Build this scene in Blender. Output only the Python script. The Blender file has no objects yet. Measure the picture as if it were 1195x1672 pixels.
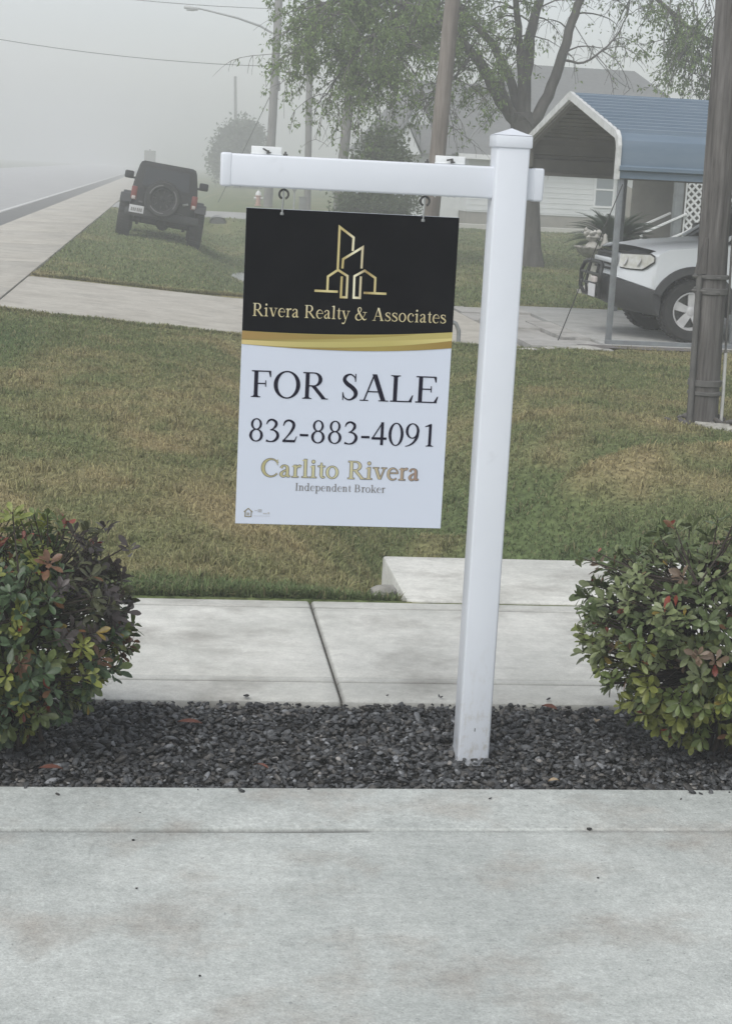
import bpy, bmesh, math, random
import numpy as np
from mathutils import Vector, Matrix, Euler
R = math.radians
random.seed(7)
rng = np.random.default_rng(11)
sc = bpy.context.scene
COL = sc.collection

# ------------------------------------------------------------------ camera
CAM_H = 1.809
yaw, pitch, roll = 0.125552, 0.201070, 0.051259
fwd = Vector((math.sin(yaw)*math.cos(pitch), math.cos(yaw)*math.cos(pitch), -math.sin(pitch)))
rgt = Vector((math.cos(yaw), -math.sin(yaw), 0))
upv = rgt.cross(fwd)
r2 = rgt*math.cos(roll) + upv*math.sin(roll)
u2 = upv*math.cos(roll) - rgt*math.sin(roll)
cam = bpy.data.cameras.new('camera')
cam_o = bpy.data.objects.new('camera', cam); COL.objects.link(cam_o)
M3 = Matrix((r2, u2, -fwd)).transposed()
cam_o.matrix_world = Matrix.Translation((0, 0, CAM_H)) @ M3.to_4x4()
cam.sensor_fit = 'HORIZONTAL'; cam.sensor_width = 36
cam.lens = 2737.66/1195*36
cam.clip_start = 0.1; cam.clip_end = 2000
sc.camera = cam_o

# ------------------------------------------------------------------ light
SUN_EL, SUN_AZ = R(52), R(-140)          # azimuth measured from +Y towards +X
w = bpy.data.worlds.new('World'); sc.world = w; w.use_nodes = True
nt = w.node_tree; nt.nodes.clear()
sky = nt.nodes.new('ShaderNodeTexSky'); sky.sky_type = 'NISHITA'; sky.sun_disc = False
sky.sun_elevation = SUN_EL; sky.sun_rotation = SUN_AZ
sky.air_density = 1.0; sky.dust_density = 1.6; sky.ozone_density = 1.0
hs = nt.nodes.new('ShaderNodeHueSaturation'); hs.inputs['Saturation'].default_value = 0.32
bg = nt.nodes.new('ShaderNodeBackground'); bg.inputs[1].default_value = 0.13
wo = nt.nodes.new('ShaderNodeOutputWorld')
nt.links.new(sky.outputs[0], hs.inputs['Color']); nt.links.new(hs.outputs[0], bg.inputs[0]); nt.links.new(bg.outputs[0], wo.inputs[0])
sl = bpy.data.lights.new('sun', 'SUN'); sl.energy = 1.5; sl.angle = R(45); sl.color = (1, .985, .95)
so = bpy.data.objects.new('sun', sl); COL.objects.link(so)
sdir = Vector((math.sin(SUN_AZ)*math.cos(SUN_EL), math.cos(SUN_AZ)*math.cos(SUN_EL), math.sin(SUN_EL)))
so.rotation_euler = (-sdir).to_track_quat('-Z', 'Y').to_euler()
sc.view_settings.view_transform = 'Standard'; sc.view_settings.look = 'None'
sc.view_settings.exposure = 0.40; sc.view_settings.gamma = 1.0
sc.view_settings.use_curve_mapping = False
sc.render.engine = 'CYCLES'
try:
    sc.cycles.use_denoising = True
    sc.cycles.volume_bounces = 2
    sc.cycles.max_bounces = 8
except Exception:
    pass
FOG = 0.0067

# ------------------------------------------------------------------ helpers
def tag(o, label=None, cat=None, group=None, kind=None):
    if label: o['label'] = label
    if cat: o['category'] = cat
    if group: o['group'] = group
    if kind: o['kind'] = kind
    return o

def thing(name, label, cat, loc=(0, 0, 0), rot=(0, 0, 0), group=None):
    o = bpy.data.objects.new(name, None); COL.objects.link(o)
    o.location = loc; o.rotation_euler = rot; o.empty_display_size = .1
    return tag(o, label, cat, group)

def copy_tree(o, parent=None):
    c = o.copy(); COL.objects.link(c)
    if parent: c.parent = parent
    for ch in list(o.children): copy_tree(ch, c)
    return c

_rb = {}
def rbox_data(sx, sy, sz, b, seg):
    k = (round(sx, 4), round(sy, 4), round(sz, 4), round(b, 4), seg)
    if k not in _rb:
        bm = bmesh.new(); bmesh.ops.create_cube(bm, size=1)
        for v in bm.verts: v.co = Vector((v.co.x*sx, v.co.y*sy, v.co.z*sz))
        if b > 0: bmesh.ops.bevel(bm, geom=bm.edges[:], offset=b, segments=seg, affect='EDGES', profile=.5)
        bm.verts.index_update()
        _rb[k] = ([v.co.copy() for v in bm.verts], [[v.index for v in f.verts] for f in bm.faces]); bm.free()
    return _rb[k]

class MB:
    def __init__(s): s.v = []; s.f = []; s.m = []; s.cur = 0
    def add(s, vs, fs, M=None):
        o = len(s.v)
        for p in vs: s.v.append(tuple(M @ Vector(p)) if M is not None else tuple(p))
        for f in fs: s.f.append([i+o for i in f]); s.m.append(s.cur)
        return s
    def box(s, c, size, b=0.0, rot=None, seg=2):
        vs, fs = rbox_data(*size, b, seg)
        M = Matrix.Translation(c)
        if rot: M = M @ Euler(rot).to_matrix().to_4x4()
        return s.add(vs, fs, M)
    def span(s, a, b, bev=0.0):
        return s.box([(a[i]+b[i])/2 for i in range(3)], [abs(b[i]-a[i]) for i in range(3)], bev)
    def bar(s, p0, p1, wx, wz, b=0.0):
        p0, p1 = Vector(p0), Vector(p1); d = p1-p0
        q = d.to_track_quat('Y', 'Z')
        vs, fs = rbox_data(wx, d.length, wz, b, 2)
        return s.add(vs, fs, Matrix.Translation((p0+p1)/2) @ q.to_matrix().to_4x4())
    def tube(s, pts, rad, seg=8, cap=True, closed=False):
        pts = [Vector(p) for p in pts]; n = len(pts)
        rad = [rad]*n if not hasattr(rad, '__len__') else rad
        o = len(s.v); nrm = None
        for i, p in enumerate(pts):
            a = pts[(i-1) % n] if (closed or i > 0) else pts[i]
            b = pts[(i+1) % n] if (closed or i < n-1) else pts[i]
            d = (b-a)
            d = d.normalized() if d.length > 1e-9 else Vector((0, 0, 1))
            if nrm is None: nrm = d.orthogonal().normalized()
            nrm = (nrm - d*nrm.dot(d))
            nrm = nrm.normalized() if nrm.length > 1e-6 else d.orthogonal().normalized()
            bn = d.cross(nrm)
            for k in range(seg):
                t = 2*math.pi*k/seg
                s.v.append(tuple(p + (nrm*math.cos(t)+bn*math.sin(t))*rad[i]))
        for i in range(n if closed else n-1):
            j = (i+1) % n
            for k in range(seg):
                l = (k+1) % seg
                s.f.append([o+i*seg+k, o+i*seg+l, o+j*seg+l, o+j*seg+k]); s.m.append(s.cur)
        if cap and not closed:
            s.f.append([o+k for k in range(seg)][::-1]); s.m.append(s.cur)
            s.f.append([o+(n-1)*seg+k for k in range(seg)]); s.m.append(s.cur)
        return s
    def lathe(s, prof, seg=24, M=None, cap=True):
        vs = []; fs = []; n = len(prof)
        for (r, z) in prof:
            for k in range(seg):
                t = 2*math.pi*k/seg; vs.append((r*math.cos(t), r*math.sin(t), z))
        for i in range(n-1):
            for k in range(seg):
                l = (k+1) % seg
                fs.append([i*seg+k, i*seg+l, (i+1)*seg+l, (i+1)*seg+k])
        if cap and prof[0][0] > 1e-4: fs.append([k for k in range(seg)][::-1])
        if cap and prof[-1][0] > 1e-4: fs.append([(n-1)*seg+k for k in range(seg)])
        return s.add(vs, fs, M)
    def prism(s, poly, axis, a, b):
        # poly in the two remaining axes (in order x,y,z without axis)
        n = len(poly); vs = []
        for t in (a, b):
            for p in poly:
                q = list(p); q.insert(axis, t); vs.append(q)
        fs = [list(range(n))[::-1], [n+i for i in range(n)]]
        for i in range(n):
            j = (i+1) % n; fs.append([i, j, n+j, n+i])
        return s.add(vs, fs)
    def sheet(s, rows):
        n = len(rows[0]); vs = [p for r in rows for p in r]; fs = []
        for i in range(len(rows)-1):
            for j in range(n-1):
                fs.append([i*n+j, i*n+j+1, (i+1)*n+j+1, (i+1)*n+j])
        return s.add(vs, fs)
    def build(s, name, mats, parent=None, smooth=None, fix=True, **kw):
        me = bpy.data.meshes.new(name)
        me.from_pydata(s.v, [], s.f)
        mats = mats if isinstance(mats, (list, tuple)) else [mats]
        for m in mats: me.materials.append(m)
        if len(mats) > 1: me.polygons.foreach_set('material_index', s.m)
        if fix:
            bm = bmesh.new(); bm.from_mesh(me); bmesh.ops.recalc_face_normals(bm, faces=bm.faces[:]); bm.to_mesh(me); bm.free()
        if smooth is not None:
            me.polygons.foreach_set('use_smooth', [True]*len(me.polygons))
            me.set_sharp_from_angle(angle=R(smooth))
        me.update()
        o = bpy.data.objects.new(name, me); COL.objects.link(o)
        if parent: o.parent = parent
        if kw: tag(o, **kw)
        return o

def np_mesh(name, V, F, mat, col=None, parent=None, smooth=False, **kw):
    """V (n,3), F (m,k) equal-size faces"""
    me = bpy.data.meshes.new(name)
    V = np.asarray(V, np.float32); F = np.asarray(F, np.int32)
    n, (m, k) = len(V), F.shape
    me.vertices.add(n); me.vertices.foreach_set('co', V.ravel())
    me.loops.add(m*k); me.loops.foreach_set('vertex_index', F.ravel())
    me.polygons.add(m); me.polygons.foreach_set('loop_start', np.arange(0, m*k, k, dtype=np.int32))
    try: me.polygons.foreach_set('loop_total', np.full(m, k, np.int32))
    except Exception: pass
    me.polygons.foreach_set('use_smooth', np.full(m, smooth))
    me.update(calc_edges=True)
    if col is not None:
        a = me.color_attributes.new('Col', 'FLOAT_COLOR', 'POINT')
        c = np.ones((n, 4), np.float32); c[:, :3] = col
        a.data.foreach_set('color', c.ravel())
    me.materials.append(mat)
    o = bpy.data.objects.new(name, me); COL.objects.link(o)
    if parent: o.parent = parent
    if kw: tag(o, **kw)
    return o

# --- materials
def base_mat(name, color=(.5, .5, .5), rough=.6, metal=0.0, spec=.5):
    m = bpy.data.materials.new(name); m.use_nodes = True
    b = m.node_tree.nodes['Principled BSDF']
    b.inputs['Base Color'].default_value = (*color, 1); b.inputs['Roughness'].default_value = rough
    b.inputs['Metallic'].default_value = metal
    b.inputs['Specular IOR Level'].default_value = spec
    return m

def nd(m, t, **kw):
    n = m.node_tree.nodes.new(t)
    for k, v in kw.items():
        if k in n.inputs: n.inputs[k].default_value = v
        else: setattr(n, k, v)
    return n

def lk(m, a, b): m.node_tree.links.new(a, b)

def coords(m, scale=(1, 1, 1), kind='Object'):
    tc = nd(m, 'ShaderNodeTexCoord'); mp = nd(m, 'ShaderNodeMapping')
    mp.inputs['Scale'].default_value = scale
    lk(m, tc.outputs[kind], mp.inputs[0]); return mp.outputs[0]

def noise_mat(name, c1, c2, scale=5, detail=6, rough=.7, lo=.35, hi=.65, bump=0.0, bscale=None, sc3=(1, 1, 1),
              c3=None, s3=40, f3=.5, metal=0.0, spec=.4, kind='Object', rlo=None):
    m = base_mat(name, c1, rough, metal, spec); b = m.node_tree.nodes['Principled BSDF']
    co = coords(m, sc3, kind)
    n = nd(m, 'ShaderNodeTexNoise', Scale=scale, Detail=detail, Roughness=.6); lk(m, co, n.inputs['Vector'])
    rp = nd(m, 'ShaderNodeValToRGB'); rp.color_ramp.elements[0].position = lo; rp.color_ramp.elements[1].position = hi
    rp.color_ramp.elements[0].color = (*c1, 1); rp.color_ramp.elements[1].color = (*c2, 1)
    lk(m, n.outputs['Fac'], rp.inputs[0]); out = rp.outputs[0]
    if c3 is not None:
        n3 = nd(m, 'ShaderNodeTexNoise', Scale=s3, Detail=3, Roughness=.7); lk(m, co, n3.inputs['Vector'])
        r3 = nd(m, 'ShaderNodeValToRGB'); r3.color_ramp.elements[0].position = f3; r3.color_ramp.elements[1].position = f3+.18
        lk(m, n3.outputs['Fac'], r3.inputs[0])
        mx = nd(m, 'ShaderNodeMix', data_type='RGBA'); lk(m, r3.outputs[0], mx.inputs[0])
        lk(m, out, mx.inputs[6]); mx.inputs[7].default_value = (*c3, 1); out = mx.outputs[2]
    lk(m, out, b.inputs['Base Color'])
    if bump:
        n2 = nd(m, 'ShaderNodeTexNoise', Scale=bscale or scale*6, Detail=6); lk(m, co, n2.inputs['Vector'])
        bp = nd(m, 'ShaderNodeBump', Strength=bump, Distance=.01); lk(m, n2.outputs['Fac'], bp.inputs['Height']); lk(m, bp.outputs[0], b.inputs['Normal'])
    return m

def concrete_mat(name, c1, c2, stain, fine=.5, bump=.25):
    m = base_mat(name, c1, .85, 0, .3); b = m.node_tree.nodes['Principled BSDF']
    co = coords(m)
    def rampn(scale, lo, hi, det=6, sc3=None):
        src = co if sc3 is None else coords(m, sc3)
        n = nd(m, 'ShaderNodeTexNoise', Scale=scale, Detail=det, Roughness=.62); lk(m, src, n.inputs['Vector'])
        mr = nd(m, 'ShaderNodeMapRange'); mr.inputs[1].default_value = lo; mr.inputs[2].default_value = hi
        lk(m, n.outputs['Fac'], mr.inputs[0]); return mr.outputs[0], n
    def mix(f, a, bb):
        x = nd(m, 'ShaderNodeMix', data_type='RGBA'); lk(m, f, x.inputs[0])
        for sck, v in ((6, a), (7, bb)):
            if isinstance(v, tuple): x.inputs[sck].default_value = (*v, 1)
            else: lk(m, v, x.inputs[sck])
        return x.outputs[2]
    f1, _ = rampn(1.9, .40, .62, 8); o = mix(f1, c1, c2)
    fs, _ = rampn(2.6, .50, .68, 7, (.95, .95, 1)); 
    ms = nd(m, 'ShaderNodeMath', operation='MULTIPLY'); lk(m, fs, ms.inputs[0]); ms.inputs[1].default_value = .8
    o = mix(ms.outputs[0], o, stain)
    fk, _ = rampn(7, .52, .75, 8, (.35, 2.2, 1))                    # drag marks of the trowel
    mk = nd(m, 'ShaderNodeMath', operation='MULTIPLY'); lk(m, fk, mk.inputs[0]); mk.inputs[1].default_value = .22
    o = mix(mk.outputs[0], o, tuple(x*.66 for x in c1))
    for scl, amp in ((150, .20*fine), (48, .16*fine), (13, .10)):        # sand grain, aggregate and blotches
        n = nd(m, 'ShaderNodeTexNoise', Scale=scl, Detail=4, Roughness=.7); lk(m, co, n.inputs['Vector'])
        mr = nd(m, 'ShaderNodeMapRange'); mr.inputs[1].default_value = .3; mr.inputs[2].default_value = .7
        mr.inputs[3].default_value = 1-amp; mr.inputs[4].default_value = 1+amp; lk(m, n.outputs['Fac'], mr.inputs[0])
        vm = nd(m, 'ShaderNodeVectorMath', operation='SCALE'); lk(m, o, vm.inputs[0]); lk(m, mr.outputs[0], vm.inputs['Scale']); o = vm.outputs[0]
    fp, _ = rampn(62, .655, .72, 2)
    mp = nd(m, 'ShaderNodeMath', operation='MULTIPLY'); lk(m, fp, mp.inputs[0]); mp.inputs[1].default_value = min(.6, fine*.6)
    o = mix(mp.outputs[0], o, tuple(x*.5 for x in c1))
    vo = nd(m, 'ShaderNodeTexVoronoi', feature='DISTANCE_TO_EDGE', Scale=.55); 
    wn = nd(m, 'ShaderNodeTexNoise', Scale=4, Detail=6); lk(m, co, wn.inputs['Vector'])
    wm = nd(m, 'ShaderNodeMix', data_type='VECTOR'); wm.inputs[0].default_value = .16; lk(m, co, wm.inputs[4]); lk(m, wn.outputs['Color'], wm.inputs[5]); lk(m, wm.outputs[1], vo.inputs['Vector'])
    cm = nd(m, 'ShaderNodeMapRange'); cm.inputs[1].default_value = .0; cm.inputs[2].default_value = .0035; cm.inputs[3].default_value = .45; cm.inputs[4].default_value = 0; lk(m, vo.outputs['Distance'], cm.inputs[0])
    cf, _ = rampn(1.1, .52, .62, 3)
    cmul = nd(m, 'ShaderNodeMath', operation='MULTIPLY'); lk(m, cm.outputs[0], cmul.inputs[0]); lk(m, cf, cmul.inputs[1])
    o = mix(cmul.outputs[0], o, tuple(x*.4 for x in c1))                 # hairline cracks here and there
    at = nd(m, 'ShaderNodeAttribute', attribute_name='dirt')
    o = mix(at.outputs['Fac'], o, (.07, .068, .06))
    lk(m, o, b.inputs['Base Color'])
    n2 = nd(m, 'ShaderNodeTexNoise', Scale=120, Detail=4); lk(m, co, n2.inputs['Vector'])
    bp = nd(m, 'ShaderNodeBump', Strength=bump, Distance=.004); lk(m, n2.outputs['Fac'], bp.inputs['Height']); lk(m, bp.outputs[0], b.inputs['Normal'])
    return m

def attr_mat(name, rough=.6, spec=.3, trans=0.0, vary=0.0, vscale=60):
    m = base_mat(name, (.1, .1, .1), rough, 0, spec); b = m.node_tree.nodes['Principled BSDF']
    a = nd(m, 'ShaderNodeAttribute', attribute_name='Col'); out = a.outputs['Color']
    if vary:
        n = nd(m, 'ShaderNodeTexNoise', Scale=vscale, Detail=3); lk(m, coords(m), n.inputs['Vector'])
        mr = nd(m, 'ShaderNodeMapRange'); mr.inputs[1].default_value = .3; mr.inputs[2].default_value = .7
        mr.inputs[3].default_value = 1-vary; mr.inputs[4].default_value = 1+vary
        lk(m, n.outputs['Fac'], mr.inputs[0])
        vm = nd(m, 'ShaderNodeVectorMath', operation='SCALE'); lk(m, out, vm.inputs[0]); lk(m, mr.outputs[0], vm.inputs['Scale']); out = vm.outputs[0]
    lk(m, out, b.inputs['Base Color'])
    if trans:
        t = nd(m, 'ShaderNodeBsdfTranslucent'); lk(m, out, t.inputs['Color'])
        mx = nd(m, 'ShaderNodeMixShader'); mx.inputs[0].default_value = trans
        o = m.node_tree.nodes['Material Output']
        lk(m, b.outputs[0], mx.inputs[1]); lk(m, t.outputs[0], mx.inputs[2]); lk(m, mx.outputs[0], o.inputs['Surface'])
    return m

MT = dict(
    white=noise_mat('white_paint', (.74, .75, .75), (.66, .67, .67), 4, 4, .5),
    panel=base_mat('sign_white', (.585, .63, .715), .5, 0, .2),
    black=noise_mat('sign_black', (.003, .0032, .0045), (.006, .0062, .0075), 6, 4, .7, spec=.05),
    ink=base_mat('sign_ink', (.008, .007, .020), .6, 0, .1),
    inkgrey=base_mat('sign_ink_grey', (.16, .15, .14), .5),
    faint=base_mat('sign_ink_faint', (.42, .42, .42), .5),
    steel=noise_mat('galvanized_steel', (.42, .43, .42), (.32, .33, .33), 30, 4, .42, metal=.8),
    darksteel=noise_mat('dark_steel', (.10, .10, .10), (.16, .16, .15), 30, 3, .45, metal=.7),
    galv=noise_mat('grey_post_paint', (.23, .25, .26), (.18, .19, .20), 9, 4, .5, metal=.2),
    trim=noise_mat('white_trim', (.62, .63, .62), (.42, .43, .41), 9, 6, .5, lo=.45, hi=.75),
    blue=noise_mat('blue_metal', (.125, .175, .23), (.16, .21, .265), 2.2, 5, .38, sc3=(.6, 3, 3), bump=.03),
    liner=noise_mat('tan_underside', (.150, .146, .128), (.185, .178, .158), 3, 4, .7),
    silver=noise_mat('silver_paint', (.70, .73, .75), (.67, .70, .72), 4, 3, .25, metal=.1),
    cladding=noise_mat('dark_cladding', (.03, .031, .032), (.04, .041, .042), 12, 3, .6),
    rubber=noise_mat('tyre_rubber', (.02, .02, .02), (.032, .031, .03), 20, 4, .8),
    jeepblack=noise_mat('black_paint', (.012, .012, .013), (.018, .018, .018), 5, 3, .35),
    softtop=noise_mat('black_top', (.014, .014, .015), (.022, .022, .022), 12, 3, .8),
    glass=base_mat('dark_glass', (.012, .014, .016), .08),
    paneglass=base_mat('window_glass', (.20, .23, .25), .15),
    chrome=noise_mat('alloy', (.62, .62, .62), (.5, .5, .5), 10, 3, .35, metal=.2),
    lens=noise_mat('headlamp_lens', (.66, .67, .65), (.5, .49, .43), 9, 3, .12),
    red=base_mat('red_lens', (.19, .035, .025), .3),
    clearlens=base_mat('pale_lens', (.55, .5, .48), .25),
    plate=base_mat('plate_white', (.6, .6, .62), .5),
    bark=noise_mat('bark', (.07, .065, .06), (.135, .128, .118), 7, 8, .95, sc3=(1, 1, .3), bump=.8, bscale=25),
    stem=noise_mat('stem_bark', (.03, .022, .018), (.055, .043, .035), 30, 5, .9),
    stone=noise_mat('cast_stone', (.32, .31, .28), (.20, .195, .175), 14, 6, .9, bump=.4, bscale=60),
    palestone=noise_mat('pale_cast_stone', (.50, .49, .45), (.33, .32, .29), 14, 6, .9, bump=.4, bscale=60),
    siding=noise_mat('white_siding', (.66, .68, .68), (.60, .62, .62), 1.5, 4, .6),
    skirt=noise_mat('grey_skirting', (.30, .285, .255), (.25, .24, .215), 3, 6, .9),
    shingle=noise_mat('grey_shingles', (.185, .19, .19), (.15, .153, .155), 5, 8, .9, sc3=(1, 1, 3)),
    beige=noise_mat('beige_board', (.34, .325, .29), (.28, .27, .24), 2, 6, .85, sc3=(4, 4, .5)),
    asphalt=noise_mat('asphalt', (.13, .13, .125), (.165, .165, .16), 4, 8, .85, bump=.2, bscale=80),
    roadconc=noise_mat('road_concrete', (.40, .40, .39), (.33, .33, .325), 1.2, 8, .75),
    linepaint=noise_mat('line_paint', (.70, .70, .68), (.5, .5, .48), 14, 4, .7),
    redpaint=base_mat('hydrant_red', (.42, .24, .19), .5),
    greysign=base_mat('sign_back', (.42, .43, .42), .5, .4),
    yellowsign=base_mat('dull_sign', (.30, .29, .26), .5),
    boxgrey=noise_mat('utility_box', (.17, .175, .17), (.13, .135, .13), 6, 3, .6),
    wire=base_mat('wire', (.03, .03, .03), .6),
    conduit=noise_mat('grey_conduit', (.09, .088, .085), (.13, .127, .12), 10, 4, .6),
    pvc=noise_mat('white_conduit', (.55, .55, .52), (.42, .42, .40), 10, 4, .5),
    soil=noise_mat('dark_soil', (.02, .019, .018), (.035, .033, .03), 30, 6, .95, bump=.5),
    gravelpink=noise_mat('edge_gravel', (.20, .18, .17), (.10, .095, .09), 60, 5, .95, bump=.6, bscale=120),
    leaf=attr_mat('glossy_leaf', .38, .45, .25, .2, 90),
    treeleaf=attr_mat('tree_leaf', .6, .3, .4),
    grass=attr_mat('grass_blade', .65, .25, .3),
    pebble=attr_mat('black_pebble', .55, .4, 0, .25, 140),
    deadleaf=noise_mat('dead_leaf', (.16, .055, .035), (.10, .045, .03), 50, 4, .7),
    paleleaf=noise_mat('pale_dead_leaf', (.42, .33, .22), (.30, .22, .14), 50, 4, .7),
    paleflake=noise_mat('pale_flake', (.55, .54, .48), (.42, .42, .36), 50, 4, .7),
    conc_front=concrete_mat('front_concrete', (.40, .42, .40), (.49, .51, .485), (.33, .305, .27), 1.0, .5),
    conc_walk=concrete_mat('walk_concrete', (.53, .53, .49), (.64, .635, .59), (.33, .32, .29), .45, .3),
    conc_drive=concrete_mat('driveway_concrete', (.42, .395, .345), (.49, .465, .41), (.33, .31, .27), .2, .15),
    conc_slab=concrete_mat('slab_concrete', (.33, .33, .315), (.39, .39, .375), (.25, .25, .235), .2, .15),
)

def vinyl_mat():
    m = noise_mat('white_vinyl', (.665, .695, .74), (.63, .66, .705), 3, 6, .4, bump=.04, bscale=6, c3=(.57, .595, .63), s3=9, f3=.64)
    b = m.node_tree.nodes['Principled BSDF']; src = b.inputs['Base Color'].links[0].from_socket
    tc = nd(m, 'ShaderNodeTexCoord'); sp = nd(m, 'ShaderNodeSeparateXYZ'); lk(m, tc.outputs['Object'], sp.inputs[0])
    mr = nd(m, 'ShaderNodeMapRange'); mr.inputs[1].default_value = .42; mr.inputs[2].default_value = 0.0; lk(m, sp.outputs['Z'], mr.inputs[0])
    n = nd(m, 'ShaderNodeTexNoise', Scale=38, Detail=7, Roughness=.7); lk(m, coords(m, (1, 1, .55)), n.inputs['Vector'])
    th = nd(m, 'ShaderNodeMapRange'); th.inputs[1].default_value = .50; th.inputs[2].default_value = .68; lk(m, n.outputs['Fac'], th.inputs[0])
    mu = nd(m, 'ShaderNodeMath', operation='MULTIPLY'); lk(m, mr.outputs[0], mu.inputs[0]); lk(m, th.outputs[0], mu.inputs[1])
    mx = nd(m, 'ShaderNodeMix', data_type='RGBA'); lk(m, mu.outputs[0], mx.inputs[0]); lk(m, src, mx.inputs[6]); mx.inputs[7].default_value = (.50, .49, .46, 1)
    lk(m, mx.outputs[2], b.inputs['Base Color']); return m
MT['vinyl'] = vinyl_mat()

def gold_mat(name, stops, axis='X', lo=0.0, hi=.64):
    m = base_mat(name, (.4, .3, .1), .4, .15); b = m.node_tree.nodes['Principled BSDF']
    tc = nd(m, 'ShaderNodeTexCoord'); sp = nd(m, 'ShaderNodeSeparateXYZ'); lk(m, tc.outputs['Object'], sp.inputs[0])
    mr = nd(m, 'ShaderNodeMapRange'); mr.inputs[1].default_value = lo; mr.inputs[2].default_value = hi
    lk(m, sp.outputs[axis], mr.inputs[0])
    rp = nd(m, 'ShaderNodeValToRGB'); cr = rp.color_ramp
    while len(cr.elements) < len(stops): cr.elements.new(.5)
    for e, (p, c) in zip(cr.elements, stops): e.position = p; e.color = (*c, 1)
    lk(m, mr.outputs[0], rp.inputs[0]); lk(m, rp.outputs[0], b.inputs['Base Color']); return m
G1, G2, G3, G4 = (.46, .37, .15), (.62, .54, .27), (.30, .21, .07), (.80, .76, .56)
MT['gold_logo'] = gold_mat('gold_print', [(0, G1), (.25, G2), (.4, G1), (.55, G4), (.7, G3), (.85, G2), (1, G1)], 'X', .2, .44)
MT['gold_text'] = gold_mat('gold_lettering', [(0, (.62, .55, .33)), (.3, (.50, .42, .22)), (.6, (.60, .52, .32)), (1, (.66, .60, .40))], 'Z', -.32, -.28)
MT['gold_name'] = gold_mat('gold_name_print', [(0, (.44, .40, .20)), (.5, (.58, .56, .34)), (.8, (.46, .38, .25)), (1, (.33, .22, .17))], 'X', .07, .56)
MT['gold_band'] = gold_mat('gold_band_print', [(0, (.27, .20, .06)), (.3, (.36, .30, .09)), (.6, (.42, .36, .12)), (1, (.45, .38, .13))])
MT['gold_light'] = gold_mat('gold_light_print', [(0, (.62, .50, .22)), (.3, (.48, .42, .15)), (.7, (.46, .40, .13)), (1, (.62, .54, .22))])
MT['gold_dark'] = gold_mat('gold_dark_print', [(0, (.34, .22, .07)), (.35, (.30, .22, .06)), (.65, (.34, .27, .07)), (1, (.29, .19, .045))])

def wood_mat(name, c1, c2, c3):
    m = base_mat(name, c1, .9, 0, .2); b = m.node_tree.nodes['Principled BSDF']
    co = coords(m, (1, 1, .06)); n = nd(m, 'ShaderNodeTexNoise', Scale=22, Detail=8, Roughness=.7); lk(m, co, n.inputs['Vector'])
    rp = nd(m, 'ShaderNodeValToRGB'); cr = rp.color_ramp; cr.elements.new(.5)
    for e, (p, c) in zip(cr.elements, ((.32, c1), (.5, c2), (.68, c3))): e.position = p; e.color = (*c, 1)
    lk(m, n.outputs['Fac'], rp.inputs[0])
    n2 = nd(m, 'ShaderNodeTexNoise', Scale=1.6, Detail=5); lk(m, coords(m, (1, 1, .7)), n2.inputs['Vector'])
    mr = nd(m, 'ShaderNodeMapRange'); mr.inputs[1].default_value = .3; mr.inputs[2].default_value = .7; mr.inputs[3].default_value = .7; mr.inputs[4].default_value = 1.2
    lk(m, n2.outputs['Fac'], mr.inputs[0])
    vm = nd(m, 'ShaderNodeVectorMath', operation='SCALE'); lk(m, rp.outputs[0], vm.inputs[0]); lk(m, mr.outputs[0], vm.inputs['Scale'])
    lk(m, vm.outputs[0], b.inputs['Base Color'])
    bp = nd(m, 'ShaderNodeBump', Strength=.7, Distance=.012); lk(m, n.outputs['Fac'], bp.inputs['Height']); lk(m, bp.outputs[0], b.inputs['Normal'])
    return m
MT['wood'] = wood_mat('weathered_pole_wood', (.055, .051, .048), (.13, .123, .117), (.205, .196, .188))
MT['brownwood'] = wood_mat('brown_pole_wood', (.125, .107, .092), (.19, .166, .146), (.25, .222, .198))
MT['greywood'] = wood_mat('grey_pole_wood', (.13, .125, .12), (.19, .185, .178), (.24, .235, .225))

# ------------------------------------------------------------------ terrain
def sstep(a, b, x):
    t = np.clip((x-a)/(b-a), 0, 1); return t*t*(3-2*t)
_tab = rng.random((256, 256))
def vnoise(x, y):
    xi = np.floor(x).astype(int); yi = np.floor(y).astype(int); fx = x-xi; fy = y-yi
    fx = fx*fx*(3-2*fx); fy = fy*fy*(3-2*fy)
    g = lambda a, b: _tab[a % 256, b % 256]
    return (g(xi, yi)*(1-fx)+g(xi+1, yi)*fx)*(1-fy)+(g(xi, yi+1)*(1-fx)+g(xi+1, yi+1)*fx)*fy
def fbm(x, y, o=4):
    s = 0; a = .5
    for i in range(o): s = s+a*vnoise(x*2**i+17*i, y*2**i+31*i); a *= .5
    return s/(1-.5**o)
def left_rise(X, Y): return np.clip(.2-.067*(X+2), 0, .2)*sstep(6.9, 14, Y)
def seg_dist(X, Y, a, b):
    ax, ay = a; bx, by = b; dx, dy = bx-ax, by-ay
    t = np.clip(((X-ax)*dx+(Y-ay)*dy)/(dx*dx+dy*dy), 0, 1)
    return np.hypot(X-ax-t*dx, Y-ay-t*dy), t
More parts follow.
